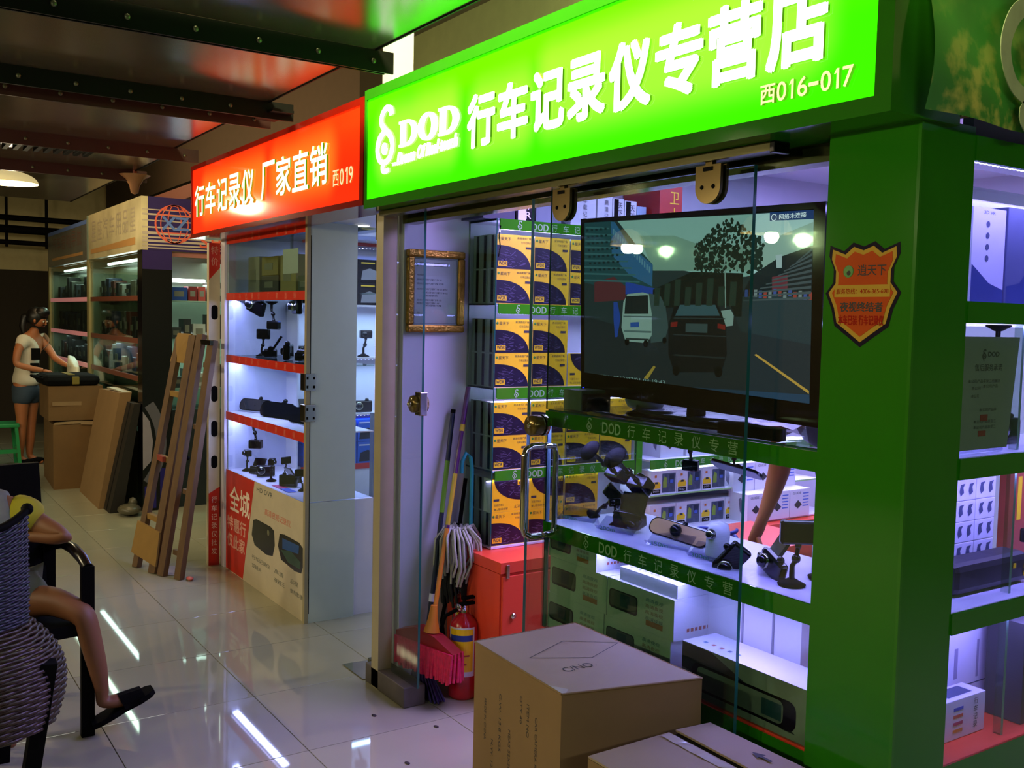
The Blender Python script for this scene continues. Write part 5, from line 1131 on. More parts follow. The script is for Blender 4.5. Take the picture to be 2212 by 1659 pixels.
# goods in the red case
GR = 'cameras shown in the red case'
for k, (pt_, nm, x, y, z, r, s_) in enumerate((
    (CO, 'chunky black camera hanging at the top left of the red case', -5.86, 2.02, 1.60, (0, 20, 20), 1.6),
    (SU, 'black camera hanging on a jointed arm under the second red strip', -5.62, 2.04, 1.672, (180, 0, 40), 1.2),
    (CO, 'black camera with bright lens hanging at the top right of the red case', -5.22, 2.04, 1.60, (0, 0, -10), 1.5),
    (SU2, 'black bracket cluster on the second shelf of the red case', -5.76, 2.03, 1.342, (0, 0, 30), 1.1),
    (FLP, 'dark angular camera beside the bracket cluster in the red case', -5.66, 2.05, 1.342, (0, 0, -20), 1.9),
    (CO, 'silver ringed camera in the middle of the second shelf of the red case', -5.32, 2.03, 1.342, (0, 0, -30), 1.6),
    (FLP, 'dark camera with glints at the right of the second shelf of the red case', -5.12, 2.06, 1.342, (0, 0, 20), 1.9),
    (SU, 'small jointed camera mount hanging at the left of the lowest opening', -5.93, 2.04, .942, (180, 0, 50), 1.3))):
    place(pt_, 'dash_camera', nm, 'camera', (x, y, z), r, GR, s_)
for k, (x, s_, a) in enumerate(((-5.90, 1.0, 10), (-5.55, 1.25, 0), (-5.16, 1.2, -6))):
    place(mk_mirror(mat('grey mirror', '#4a4a4c', .12, .5)) if k == 0 else MI, 'dash_camera', f'oval rearview mirror camera on the third shelf of the red case, {ORD[k]} from left', 'camera', (x, 2.04+.01*k, .992+.045), (-20, 0, 14+a), GR, s_)
for k, (x, y) in enumerate(((-5.93, 2.00), (-5.80, 2.02), (-5.68, 2.03), (-5.60, 2.12), (-5.50, 2.0), (-5.40, 2.10), (-5.28, 2.02), (-5.12, 2.04), (-4.95, 2.03), (-4.86, 2.08))):
    place((SU, FLP, CO, SU2)[k % 4], 'dash_camera', f'black camera part on the bottom board of the red case, {ORD[k]} from left', 'camera', (x, y, .628), (0, 0, 37*k), GR, (.95, 1.3, 1.2, .8)[k % 4])
for k, (x, c, n) in enumerate(((-5.36, '#b03a6a', 'magenta'), (-5.22, '#3a5ac0', 'blue'))):
    tag(obj('flyer', B().box(x, x+.12, 1.95, 2.0, .6265, .628, mat(n+' flyer', c, .4)), at=(x, 1.95, .6265)), f'{n} flyer lying on the bottom board of the red case', 'flyer')
place([('sheet', B().box(-.11, .11, -.001, .001, 0, .13, m_white).mesh('sheet'))], 'notice', 'plain white notice taped inside the top pane of the red case', 'notice', (-5.03, 1.928, 1.815))
for k, (x, w, z, h, c, n) in enumerate(((-5.98, .20, 1.7215, .22, '#8f8c7c', 'pale grey'), (-5.74, .28, 1.7215, .10, '#2c2c2a', 'low dark'), (-5.74, .27, 1.8225, .11, '#8a7a34', 'mustard'), (-5.43, .24, 1.7215, .21, '#9a8c52', 'tall straw coloured'), (-5.16, .16, 1.7215, .09, '#3a4a38', 'dark green'), (-4.97, .15, 1.7215, .10, '#6a3a34', 'small brown red'))):
    t = thing('stock_box', f'{n} box on the top shelf of the red case', 'box', (x+w/2, 2.1, z), 'boxes in the top of the red case'); obj('carton', B().box(x, x+w, 2.02, 2.2, z, z+h, mat('top goods '+c, c, .5), None, .004), t); obj('label_sheet', B().box(x+w*.2, x+w*.7, 2.0185, 2.02, z+h*.3, z+h*.65, mat('dim label', '#77786a', .5)), t)
# ---- shelf wall inside the neighbour's shop
t = thing('blue_lit_shelf', 'blue lit wall shelf with red strips inside the neighbour shop', 'shelf', (-6.03, 2.9, 0))
b = B().box(-6.11, -5.955, 2.36, 3.6, 0, .585, m_wallw); obj('base', b, t)
for z0, z1 in ((0, .06), (.585, .622), (2.053, 2.075)): obj('red_strip', B().box(-5.955, -5.95, 2.36, 3.6, z0, z1, m_red), t)
for z in (.615, .955, 1.325, 1.67): obj('shelf_board', B().box(-6.11, -5.952, 2.36, 3.6, z-.012, z, m_wallw), t); 
for z in (.94, 1.31, 1.655, 2.04): area('neighbour_shelf_led_light', (-5.97, 2.95, z-.005), .04, 1.1, 5, '#5a78ff' if z < 1 or z > 2 else '#a8c4ff', (0, math.radians(-12), 0)); ledrow('led_strip', (-5.97, 2.38, z), (-5.97, 3.58, z), 46, t)
obj('back_panel', B().box(-6.115, -6.11, 2.36, 3.6, .6, 2.07, m_wallw), t); obj('door_knob', B().ball((-5.945, 2.81, .35), .012, m_chrome), t)
def nbox(y, z, w, h, m, band, lab, cap=None):
    t = thing('gadget_carton', lab, 'carton', (-5.99, y+w/2, z), 'cartons on the blue lit shelf'); obj('carton', B().box(-6.07, -5.962, y, y+w, z, z+h, m), t); p = B()
    p.poly([(-5.9615, y+.01, z+h*.1), (-5.9615, y+w-.01, z+h*.12), (-5.9615, y+w*.8, z+h*.45), (-5.9615, y+w*.4, z+h*.62), (-5.9615, y+.02, z+h*.5)], band)
    if cap: p.box(-5.9615, -5.961, y+.01, y+w*.6, z+h*.82, z+h*.88, cap)
    obj('front_print', p, t)
for k in range(6):
    for r in range(2):
        nbox(2.38+k*.19, 1.671+r*.15, .18, .147, m_blackm, mat('pale print', '#8a8a90', .4), f'black carton with pale photo, upper blue lit shelf, {("lower", "upper")[r]} row, {ORD[k]} from left', m_yel)
        nbox(2.38+k*.19, .616+r*.15, .18, .147, mat('azure carton', '#1f62c4', .35), mat('dark photo print', '#14181c', .3), f'blue carton with camera photo, lower shelf, {("lower", "upper")[r]} row, {ORD[k]} from left', m_white)
for k in range(5):
    place((FLP, SU, CO)[k % 3], 'dash_camera', f'small camera shown on the third level of the neighbour shelf, {ORD[k]} from the near end', 'camera', (-6.02, 2.42+k*.2, .956), (0, 0, 80), 'cameras on the neighbour shelf', 1.4)
    place((CO, SU2, SU)[k % 3], 'dash_camera', f'small camera shown on the second level of the neighbour shelf, {ORD[k]} from the near end', 'camera', (-6.02, 2.42+k*.2, 1.326), (0, 0, 80), 'cameras on the neighbour shelf', 1.3)
t = thing('potted_fern', 'small green plant glimpsed through the red case', 'plant', (-5.45, 2.75, 1.0)); b = B(); rt = random.Random(8)
for i in range(16):
    a = i*.5; P = [Vector((-5.45, 2.75, 1.28)), Vector((-5.45+.07*math.cos(a), 2.75+.07*math.sin(a), 1.42)), Vector((-5.45+.15*math.cos(a), 2.75+.15*math.sin(a), 1.36+.1*rt.random()))]
    w = Vector((-math.sin(a), math.cos(a), 0))*.018; b.add([(P[0]-w*.2)[:], (P[0]+w*.2)[:], (P[1]+w)[:], (P[1]-w)[:], P[2][:]], [(0, 1, 2, 3), (3, 2, 4)], mat('fern green', '#3f8a1e', .5))
obj('leaves', b, t); obj('pot', B().lathe([(0, 1.0), (.05, 1.0), (.07, 1.28), (0, 1.28)], (-5.45, 2.75, 0), mat('grey pot', '#6a6a6a', .6)), t)
tag(obj('pot_stand', B().box(-5.55, -5.35, 2.65, 2.85, 0, 1.0, mat('grey stand', '#5f6468', .6)), at=(-5.45, 2.75, 0)), 'grey stand under the small green plant', 'stand')
t = thing('downlight', 'small round recessed ceiling light in the neighbour shop', 'ceiling light', (-4.84, 2.25, 2.07)); obj('rim', B().lathe([(.055, -.004), (.05, -.006), (.04, -.003), (.04, 0)], (-4.84, 2.25, 2.075), m_white, 20), t); obj('lamp', B().lathe([(0, -.002), (.042, -.002)], (-4.84, 2.25, 2.075), glow('downlight glow', '#fff8f0', 6), 20), t)
t = thing('glass_door_leaf', 'neighbour glass door leaf standing open beside the beige post', 'door', (-3.9, 2.1, 0))
obj('pane', B().box(-3.93, -3.920, 1.90, 2.34, .02, 2.03, m_glsd, {'y-': m_edgel, 'y+': m_edge}), t); obj('top_clamp', B().box(-3.935, -3.915, 1.895, 1.96, 1.93, 2.04, m_alu), t); obj('bottom_clamp', B().box(-3.94, -3.91, 1.885, 1.96, .006, .07, m_alu), t)

# ================================================================== BOOTHS FURTHER LEFT
m_xz = mat('glare washed sign sheet', '#c9be96', .2, noise=.3, ns=3); m_pp = mat('violet sign print', '#2c1c5a', .3); m_mp = mat('mauve stripe', '#b5a898', .35); m_rg = mat('coral print', '#d8604a', .4)  # washed cream glare is put into the booth sign's colour
t = thing('booth_sign', 'glare washed booth sign with violet striped side and red globe emblem', 'sign', (-9.2, 2.3, 2.08))
obj('front_board', B().box(-10.28, -8.10, 1.88, 1.93, 2.08, 2.50, m_xz), t)
p = B(); rt = random.Random(6)
for i in range(7): p.text('星座汽车用品'[i % 6], (-10.05+.26*i, 1.8794, 2.24), X, Z, .20, .19, mat('faded violet print', '#ab9f88', .4))
p.prism([(-10.1, 1.8795, 2.13), (-8.3, 1.8795, 2.13), (-8.3, 1.8795, 2.19), (-10.1, 1.8795, 2.17)], (0, -.0004, 0), mat('faded orange print', '#b98a52', .4))
p.box(-10.28, -10.2, 1.8793, 1.8799, 2.08, 2.5, mat('pale teal print', '#7f9488', .4)); obj('front_print', p, t)
obj('side_board', B().box(-8.15, -8.10, 1.93, 3.2, 2.08, 2.50, m_pp), t)
p = B(); e = -8.0995
for z, h in ((2.395, .008), (2.355, .014), (2.31, .008), (2.255, .012), (2.205, .022), (2.175, .014), (2.145, .018), (2.118, .012), (2.096, .010)): p.box(e, e+.0004, 1.885, 3.2, z, z+h, m_mp)
obj('stripe_print', p, t)
p = B(); gy, gz = 2.135, 2.293; R1 = .155; e = -8.098
def ringyz(ry, rz, w, a0=0, a1=360, n=28, cz=0):
    for i in range(n):
        a, c = math.radians(a0+(a1-a0)*i/n), math.radians(a0+(a1-a0)*(i+1)/n)
        p.poly([(e, gy+(ry-w)*math.cos(a), gz+cz+(rz-w)*math.sin(a)), (e, gy+ry*math.cos(a), gz+cz+rz*math.sin(a)), (e, gy+ry*math.cos(c), gz+cz+rz*math.sin(c)), (e, gy+(ry-w)*math.cos(c), gz+cz+(rz-w)*math.sin(c))], m_rg)
ringyz(R1, R1, .014)
for k in (.36, .72): ringyz(R1*k, R1, .008)
for z in (-.11, -.07, .07, .11):
    hw = math.sqrt(R1**2-z*z); p.box(e, e+.0004, gy-hw, gy+hw, gz+z-.004, gz+z+.004, m_rg)
for a, b_, c in (('X', -.10, .11), ('Z', .01, .10)): p.text(a, (e+.001, gy+b_, gz-.045), Y, Z, c, .10, mat('slate blue print', '#5a78c0', .4), bold=.03)
p.text('S', (e+.001, 2.335, 2.12), Y, Z, .07, .10, m_rg, bold=.03); p.text('H', (e+.001, 2.43, 2.12), Y, Z, .07, .10, m_rg, bold=.03); obj('globe_emblem', p, t)
t = thing('booth_sign', 'further booth sign, bluish with faint red lettering', 'sign', (-11.45, 1.9, 2.08)); obj('board', B().box(-12.6, -10.30, 1.88, 1.93, 2.08, 2.47, mat('slate sign sheet', '#5a5c58', .3, noise=.25, ns=3)), t)
p = B(); 
for i, ch in enumerate('汽车音响导航'): p.text(ch, (-12.3+.30*i, 1.8794, 2.24), X, Z, .24, .16, mat('faded red print', '#6e4c44', .4))
p.box(-12.3, -10.5, 1.8794, 1.8799, 2.14, 2.17, mat('faded orange print', '#b98a52', .4)); p.box(-12.6, -10.3, 1.8794, 1.8799, 2.43, 2.47, mat('slate blue print', '#5a78c0', .4)); obj('print', p, t)
t = thing('black_pillar', 'black booth pillar with violet top and printed wheel', 'pillar', (-8.17, 2.0, 0))
obj('shaft', B().box(-8.25, -8.10, 1.885, 2.115, 0, 2.08, m_black), t); p = B(); e = -8.0995
p.box(e, e+.0004, 1.887, 2.113, 1.93, 2.079, m_pp); p.box(e, e+.0004, 2.02, 2.113, .02, .34, mat('indigo print', '#1a1070', .4)); p.box(e, e+.0004, 1.90, 1.99, .02, .20, mat('indigo print', '#1a1070', .4))
for (ra, rb, m) in ((.50, .58, mat('grey tyre print', '#5c5c66', .4)), (.36, .43, mat('grey tyre print', '#5c5c66', .4))):
    for i in range(30):
        a, c = math.radians(-62+4.2*i), math.radians(-62+4.2*(i+1)); cy, cz = 1.49, .55
        q_ = [(e, cy+ra*math.cos(a), cz+ra*math.sin(a)), (e, cy+rb*math.cos(a), cz+rb*math.sin(a)), (e, cy+rb*math.cos(c), cz+rb*math.sin(c)), (e, cy+ra*math.cos(c), cz+ra*math.sin(c))]
        if all(v[1] > 1.887 and .01 < v[2] for v in q_): p.poly([(v[0]+.0006, v[1], v[2]) for v in q_], m)
p.poly([(e+.0006, 1.887, .80), (e+.0006, 1.94, .72), (e+.0006, 1.965, .56), (e+.0006, 1.95, .40), (e+.0006, 1.887, .33)], mat('pale hub print', '#8f8a96', .3)); obj('print', p, t)
for k, x in enumerate((-10.30, -12.62)):
    tag(obj('booth_post', B().box(x, x+.095, 1.88, 1.98, 0, 2.08, mat('cream post', '#8d8456', .5)), at=(x, 1.93, 0)), ('cream booth post standing between the two further booths', 'cream booth post at the far end of the booth row, red edged')[k], 'post')
def booth_case(x0, x1, lab, m_s, seed):
    t = thing('display_case', lab, 'display case', ((x0+x1)/2, 2.1, 0)); rt = random.Random(seed)
    obj('base', B().box(x0, x1, 1.90, 2.10, 0, .62, mat('grey green base', '#4f5a4a', .5)), t)
    for z in (1.05, 1.355, 1.70):
        obj('price_strip', B().box(x0, x1, 1.892, 1.90, z-.02, z+.022, m_s), t); obj('shelf_board', B().box(x0, x1, 1.90, 2.10, z+.01, z+.018, m_gls, {'y-': m_edge}), t)
    obj('front_pane', B().box(x0, x1, 1.901, 1.906, .62, 2.06, m_gls), t)
    obj('back_panel', B().box(x0, x1, 2.10, 2.11, .62, 2.06, mat('olive glass back', '#4d563f', .3)), t); obj('end_panel', B().box(x0+.001, x0+.01, 1.91, 2.10, .62, 2.06, mat('pale end panel', '#7c846c', .4)), t)
    obj('tube_lamp', B().tube([(x0+.3, 2.0, 2.03), (x1-.3, 2.0, 2.03)], .014, glow('cool tube glow', '#eafff4', 5), 10), t)
    area('booth_case_light', ((x0+x1)/2, 1.98, 2.0), x1-x0-.3, .05, 9, '#d8f0dc')
    area('booth_case_light', ((x0+x1)/2, 1.95, 1.33), x1-x0-.3, .04, 7, '#cfe4e4')
    n = 0
    for lv, z in enumerate((.622, 1.069, 1.374, 1.719)):
        for k in range(8):
            w = rt.uniform(.10, .20); h = rt.uniform(.10, .24); x = x0+.10+k*(x1-x0-.25)/8; c = rt.choice(['#23262a', '#2c3438', '#191a1c', '#4a4e46', '#8a8a80', '#5a2a22', '#25304a', '#1a1a1a'])
            m = mat('booth goods '+c, c, .5); tt = thing('stock_box', f'dim {("small", "squat", "tall")[0 if w < .13 else (1 if h < w else 2)]} box in the {lab.split(" ")[0]} booth case, {ORD[lv]} level up, {ORD[k]} from left', 'box', (x+w/2, 2.08, z), 'goods in the booth cases')
            obj('carton', B().box(x, x+w, 1.955+.03*rt.random(), 2.09, z, z+h, m, None, .006), tt); obj('label_sheet', B().box(x+w*.2, x+w*.8, 1.952, 1.9545, z+h*.3, z+h*.6, mat('dim label', '#77786a', .5)), tt)
booth_case(-10.19, -8.26, 'nearer cream framed glass case with brown shelf strips', mat('brown strip', '#6a3a2a', .4), 1)
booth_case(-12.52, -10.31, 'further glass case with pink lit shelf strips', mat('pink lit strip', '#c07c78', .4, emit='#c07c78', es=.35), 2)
# side cases of the striped booth
t = thing('side_shelf', 'glass side shelf with strip lamps right of the black pillar', 'display case', (-8.4, 2.8, 0))
obj('base', B().box(-8.6, -8.16, 2.13, 3.6, 0, .80, mat('dark teal base', '#1f2c30', .5)), t)
for z in (.98, 1.38, 1.69): obj('shelf_board', B().box(-8.6, -8.16, 2.13, 3.6, z-.01, z, m_gls, {'x+': mat('pale aqua edge', '#7fa49a', .3), 'y-': m_edge}), t)
obj('back_panel', B().box(-8.62, -8.61, 2.13, 3.6, .8, 2.06, mat('grey green panel', '#6a7468', .4)), t); obj('top_band', B().box(-8.16, -8.15, 2.12, 3.6, 2.04, 2.075, mat('coral strip', '#d98a80', .4)), t)
for z in (1.86, 1.41):
    obj('tube_lamp', B().tube([(-8.45, 2.16, z), (-8.45, 2.48, z)], .016, glow('cool tube glow', '#eafff4', 5), 10), t); area('side_shelf_light', (-8.4, 2.5, z-.03), .1, .8, 8, '#dcfff2')
def sbox(y, z, w, h, c, lab, x=-8.30): 
    t = thing('stock_box', lab, 'box', (x, y+w/2, z), 'boxes on the side shelf'); obj('carton', B().box(x-.15, x, y, y+w, z, z+h, mat('side goods '+c, c, .4)), t); obj('label_sheet', B().box(x, x+.001, y+w*.2, y+w*.8, z+h*.3, z+h*.7, mat('dim label', '#77786a', .5)), t)
sbox(2.16, 1.6905, .13, .11, '#1f4a9a', 'blue box on the upper level of the side shelf'); sbox(2.30, 1.6905, .07, .12, '#7a1c1c', 'dark red box beside the blue box'); sbox(2.38, 1.6905, .06, .12, '#a8423a', 'coral box with white figure on the side shelf'); sbox(2.46, 1.6905, .2, .16, '#3a3c3a', 'dark box at the right of the side shelf')
for k, (y, w, h, c, n) in enumerate(((2.16, .08, .09, '#3c4446', 'grey'), (2.26, .06, .16, '#2a3034', 'charcoal'), (2.34, .10, .12, '#b4bab4', 'white'), (2.46, .12, .20, '#26282c', 'black'))):
    sbox(y, 1.3805, w, h, c, f'{n} box on the middle level of the side shelf'); sbox(y+.01, .9805, w, h*.9, c, f'{n} box on the lower level of the side shelf')
tag(obj('red_bin', B().box(-7.9, -7.75, 2.6, 2.75, 0, .55, mat('bin red', '#b31c1c', .4), None, .01), at=(-7.8, 2.7, 0)), 'bright red bin glimpsed beside the beige poster board', 'bin')
tag(obj('black_case', B().box(-7.7, -7.4, 2.35, 2.62, 0, .75, m_blackm, None, .01), at=(-7.5, 2.5, 0)), 'black upright case behind the ladder', 'case')
# pipes and beams near the far end
for k, (z, r) in enumerate(((2.72, .035), (2.58, .05), (2.42, .03))):
    tag(obj('ceiling_pipe', B().tube([(-13.6, .4, z), (-13.6, 2.5, z-.02)], r, m_blackm, 8), at=(-13.6, 1.4, z)), f'dark pipe under the far ceiling, {("highest", "middle", "lowest")[k]} of three', 'pipe', 'far ceiling pipes')
for k, y in enumerate((1.55, 2.0)): tag(obj('pipe_hanger', B().box(-13.62, -13.58, y, y+.03, 2.35, 3.5, m_blackm), at=(-13.6, y, 2.35)), f'dark hanger rod of the far pipes, {("left", "right")[k]} one', 'hanger', 'pipe hangers')
t = thing('wall_board', 'white board on brackets above the glare washed sign', 'board', (-9.3, 2.7, 2.55)); obj('panel', B().box(-9.9, -9.2, 2.6, 2.66, 2.52, 2.78, m_paper, None, .01), t); obj('dark_side', B().box(-9.2, -8.9, 2.6, 2.66, 2.50, 2.80, m_blackm), t)
# ================================================================== LADDER
t = thing('step_ladder', 'old folded wooden step ladder with plywood patches leaning on the booth', 'ladder', (-6.1, 1.5, 0))
def obar(n, a, c, w, h, m=m_wood, side=X): return obj(n, bar(B(), a, c, w, h, m, side), t)
sd = (.93, .36, 0)
obar('rail', (-6.335, 1.436, 0), (-6.60, 1.775, 1.43), .05, .035, side=sd); obar('rail', (-6.14, 1.49, 0), (-6.31, 1.785, 1.45), .065, .035, side=sd)
obar('rail', (-6.05, 1.52, 0), (-6.20, 1.80, 1.46), .058, .035, side=sd); obar('rail', (-5.92, 1.585, 0), (-6.00, 1.81, 1.43), .055, .035, side=sd)
def lp(a, c, u): return tuple(a[i]+(c[i]-a[i])*u for i in range(3))
for k, u in enumerate((.20, .45, .47, .73)):
    if k == 2: continue
    obar('rung', lp((-6.335, 1.44, 0), (-6.60, 1.78, 1.43), u+.02), lp((-6.13, 1.50, 0), (-6.30, 1.79, 1.45), u+.01), .034, .026, m_ply, Z)
for u in (.10, .35, .62, .88): obar('rung', lp((-6.02, 1.56, 0), (-6.14, 1.83, 1.45), u), lp((-5.91, 1.60, 0), (-5.99, 1.83, 1.42), u), .030, .02, m_wood, Z)
obj('plywood_patch', B().prism([(-6.385, 1.425, .09), (-6.09, 1.50, .05), (-6.13, 1.535, .25), (-6.41, 1.47, .28)], (.004, -.012, 0), m_ply), t, 'yellowish plywood patch at the foot')
obj('plywood_patch', B().prism([(-6.655, 1.735, 1.27), (-6.42, 1.765, 1.27), (-6.36, 1.79, 1.46), (-6.60, 1.77, 1.46)], (.004, -.012, 0), m_ply), t, 'plywood patch at the top')
obj('red_tie', B().box(-6.50, -6.30, 1.585, 1.605, .655, .69, mat('faded red tape', '#8a3426', .7)), t)
hb = B(); 
for x, z in ((-6.115, .70), (-6.0, .70), (-6.16, 1.15)): hb.ball((x, 1.60+.19*z/1.45, z), .014, m_blackm, 8)
obj('bolt', hb, t); obj('hinge', B().box(-6.16, -5.96, 1.78, 1.80, 1.40, 1.43, m_steel), t)
tag(obj('floor_scrap', B().add([(-6.3, 1.50, .002), (-6.05, 1.50, .004), (-6.0, 1.62, .002), (-6.22, 1.64, .008)], [(0, 1, 2, 3)], m_tapec), at=(-6.15, 1.55, 0)), 'crumpled plastic scrap under the ladder foot', 'scrap')
tag(obj('floor_scrap', B().ball((-5.87, 1.635, .012), .025, mat('red white wrapper', '#c25a4a', .4), 10, (1.5, .8, .4)), at=(-5.87, 1.63, 0)), 'small red and white wrapper beside the ladder foot', 'scrap')

# ================================================================== CARTONS, BAG, LEANING PANEL
def qbox(name, q, z0, z1, m, lab, cat='carton', top=None):
    t = thing(name, lab, cat, (sum(p[0] for p in q)/4, sum(p[1] for p in q)/4, z0)); obj('carton', rotbox(q, z0, z1, m, top or m), t); return t
t = qbox('moving_carton', [(-9.43, 1.436), (-9.40, 1.83), (-10.2, 1.87), (-10.25, 1.48)], 0, .575, m_cardd, 'tall brown carton with open crumpled flaps at the bottom of the stack')
obj('flap', B().prism([(-9.43, 1.44, .575), (-9.41, 1.66, .585), (-9.46, 1.66, .600), (-9.48, 1.46, .590)], (0, .0, .004), m_card), t); obj('flap', B().prism([(-9.40, 1.66, .575), (-9.38, 1.84, .565), (-9.46, 1.86, .590), (-9.48, 1.66, .598)], (0, .0, .004), m_card), t)
t = qbox('moving_carton', [(-9.50, 1.41), (-9.48, 1.86), (-10.1, 1.88), (-10.15, 1.43)], .606, .915, m_cardd, 'brown carton with round top edges stacked upper under the black bag')
obj('tape', B().box(-9.499, -9.488, 1.44, 1.82, .74, .775, m_card), t)
t = thing('travel_bag', 'black travel bag with mustard stripe lying on the upper carton', 'bag', (-9.7, 1.6, .915)); b = B()
b.box(-9.95, -9.46, 1.36, 1.84, .916, 1.015, mat('black bag cloth', '#070707', .8, bump=.2, spec=.1), None, .045); obj('body', b, t)
obj('stripe', B().box(-9.80, -9.455, 1.60, 1.66, .93, 1.0, mat('mustard cloth', '#6a5a14', .8), None, .006).box(-9.86, -9.50, 1.57, 1.63, 1.010, 1.019, mat('mustard cloth', '#6a5a14', .8)), t, 'mustard stripe'); obj('handle', B().tube([(-9.5, 1.38, .98), (-9.5, 1.30, 1.0), (-9.55, 1.28, 1.01), (-9.6, 1.36, 1.0)], .012, m_blackm, 8), t)
t = thing('flat_carton', 'long flat brown carton leaning upright against the booth glass', 'carton', (-8.8, 1.7, 0))
obj('carton', B().add([(-9.27, 1.62, 0), (-8.36, 1.60, 0), (-8.36, 1.70, 0), (-9.27, 1.72, 0), (-9.32, 1.80, .90), (-8.40, 1.78, .93), (-8.40, 1.87, .93), (-9.32, 1.88, .90)], [(3, 2, 1, 0), (4, 5, 6, 7), (0, 1, 5, 4), (1, 2, 6, 5), (2, 3, 7, 6), (3, 0, 4, 7)], m_card), t)
obj('bright_edge', B().box(-9.0, -8.40, 1.80, 1.87, .928, .938, mat('white strapping', '#a79f86', .5)), t)
for k, (x, lab) in enumerate(((-8.32, 'black flat board leaning just right of the long brown carton'), (-8.18, 'black flat board leaning against the black pillar'))):
    t = thing('leaning_board', lab, 'board', (x, 1.72, 0)); obj('board', B().add([(x-.06, 1.64, 0), (x+.05, 1.64, 0), (x+.05, 1.74, 0), (x-.06, 1.74, 0), (x-.06, 1.83, .86), (x+.05, 1.83, .86), (x+.05, 1.88, .86), (x-.06, 1.88, .86)], [(3, 2, 1, 0), (4, 5, 6, 7), (0, 1, 5, 4), (1, 2, 6, 5), (2, 3, 7, 6), (3, 0, 4, 7)], mat('near black board', '#15110c', .6)), t)
t = thing('plastic_bag', 'pale plastic bag on the floor at the foot of the black pillar', 'bag', (-8.0, 1.76, 0)); obj('bag', B().ball((-8.0, 1.76, .045), .11, mat('pale plastic bag', '#54503f', .3, bump=.5), 14, (1.1, .8, .4)).ball((-8.06, 1.80, .09), .05, mat('pale plastic bag', '#54503f', .3), 8, (1, .7, .8)), t)
t = thing('foam_sheet', 'white foam wrapping bundle standing behind the woman and the bag', 'wrapping', (-10.4, 1.76, 0)); b = B(); rt = random.Random(9); n = 16; vs = []
for j in range(9):
    for i in range(n):
        a = 2*math.pi*i/n; k = 1-.35*(j/8)**3; vs.append((-10.55+.26*math.cos(a)*k, 1.79+.06*math.sin(a)*k+.01*rt.random(), .60+.48*j/8+.02*rt.random()-.05*(j == 8)*math.cos(a)))
b.add(vs, [(j*n+i, j*n+(i+1) % n, (j+1)*n+(i+1) % n, (j+1)*n+i) for j in range(8) for i in range(n)]+[tuple(range(8*n, 9*n))], mat('white foam', '#c9c7b0', .5), True); obj('sheet', b, t); obj('carton', B().box(-10.85, -10.28, 1.72, 1.86, 0, .60, m_cardd), t)

# ================================================================== STANDING WOMAN
WO = (-11.1, 1.47, 0)
t = thing('person', 'woman in white printed t-shirt and blue shorts bending over the black bag', 'person', WO)
def wadd(n, me, lab=None, par=None):
    for v in me.vertices: v.co -= Vector(WO)
    return obj(n, me, par or t, lab)
cx, cy = -11.1, 1.44
body = [((cx, cy, .84), (.135, .115)), ((cx+.01, cy+.01, 1.0), (.105, .10)), ((cx+.02, cy+.03, 1.18), (.13, .10)), ((cx+.03, cy+.05, 1.29), (.10, .08)), ((cx+.04, cy+.07, 1.37), .045), ((cx+.05, cy+.09, 1.41), .043), # 0-5
  ((cx+.145, cy-.04, 1.29), .055), ((cx+.20, cy-.10, 1.17), .042), ((cx+.22, cy-.12, 1.04), .036), ((cx+.27, cy+.02, 1.0), .030), ((cx+.31, cy+.12, .985), .022), # right arm 6-10
  ((cx-.09, cy+.13, 1.29), .055), ((cx-.05, cy+.22, 1.19), .042), ((cx+.02, cy+.27, 1.09), .036), ((cx+.14, cy+.33, 1.04), .028), ((cx+.22, cy+.37, 1.02), .021), # left arm 11-15
  ((cx+.06, cy-.05, .74), .088), ((cx+.05, cy-.05, .45), .052), ((cx+.05, cy-.06, .28), .05), ((cx+.04, cy-.07, .08), .032), ((cx+.07, cy+.0, .03), .030), ((cx+.09, cy+.06, .022), .022),
  ((cx-.06, cy+.06, .74), .088), ((cx-.05, cy+.05, .45), .052), ((cx-.05, cy+.04, .28), .05), ((cx-.05, cy+.03, .08), .032), ((cx-.02, cy+.10, .03), .030), ((cx, cy+.16, .022), .022)]
ed = [(0, 1), (1, 2), (2, 3), (3, 4), (4, 5), (3, 6), (6, 7), (7, 8), (8, 9), (9, 10), (3, 11), (11, 12), (12, 13), (13, 14), (14, 15), (0, 16), (16, 17), (17, 18), (18, 19), (19, 20), (20, 21), (0, 22), (22, 23), (23, 24), (24, 25), (25, 26), (26, 27)]
wadd('body', skin(body, ed, m_skin))
m_ts = mat('white tee', '#cfc4b0', .8)
wadd('t_shirt', skin([((cx, cy, .79), (.172, .150)), ((cx, cy, .90), (.160, .140)), ((cx+.01, cy+.01, 1.0), (.125, .115)), ((cx+.02, cy+.03, 1.18), (.150, .115)), ((cx+.03, cy+.05, 1.29), (.115, .09)), ((cx+.145, cy-.04, 1.285), .068), ((cx+.19, cy-.085, 1.19), .062), ((cx-.09, cy+.13, 1.285), .068), ((cx-.055, cy+.21, 1.21), .06)], [(0, 1), (1, 2), (2, 3), (3, 4), (4, 5), (5, 6), (4, 7), (7, 8)], m_ts), 'white t-shirt with a dark chest print')
pm = B(); pm.box(cx+.155, cx+.16, cy+.03, cy+.115, 1.08, 1.20, m_blackm).box(cx+.150, cx+.155, cy+.02, cy+.10, .95, 1.05, m_blackm); obj('shirt_print', pm, t)
wadd('shorts', skin([((cx, cy, .86), (.145, .125)), ((cx, cy, .79), (.145, .13)), ((cx+.06, cy-.05, .72), .102), ((cx+.06, cy-.05, .60), .095), ((cx-.06, cy+.06, .72), .102), ((cx-.06, cy+.06, .60), .095)], [(0, 1), (1, 2), (2, 3), (1, 4), (4, 5)], mat('denim', '#2c3a4a', .8)), 'short denim shorts')
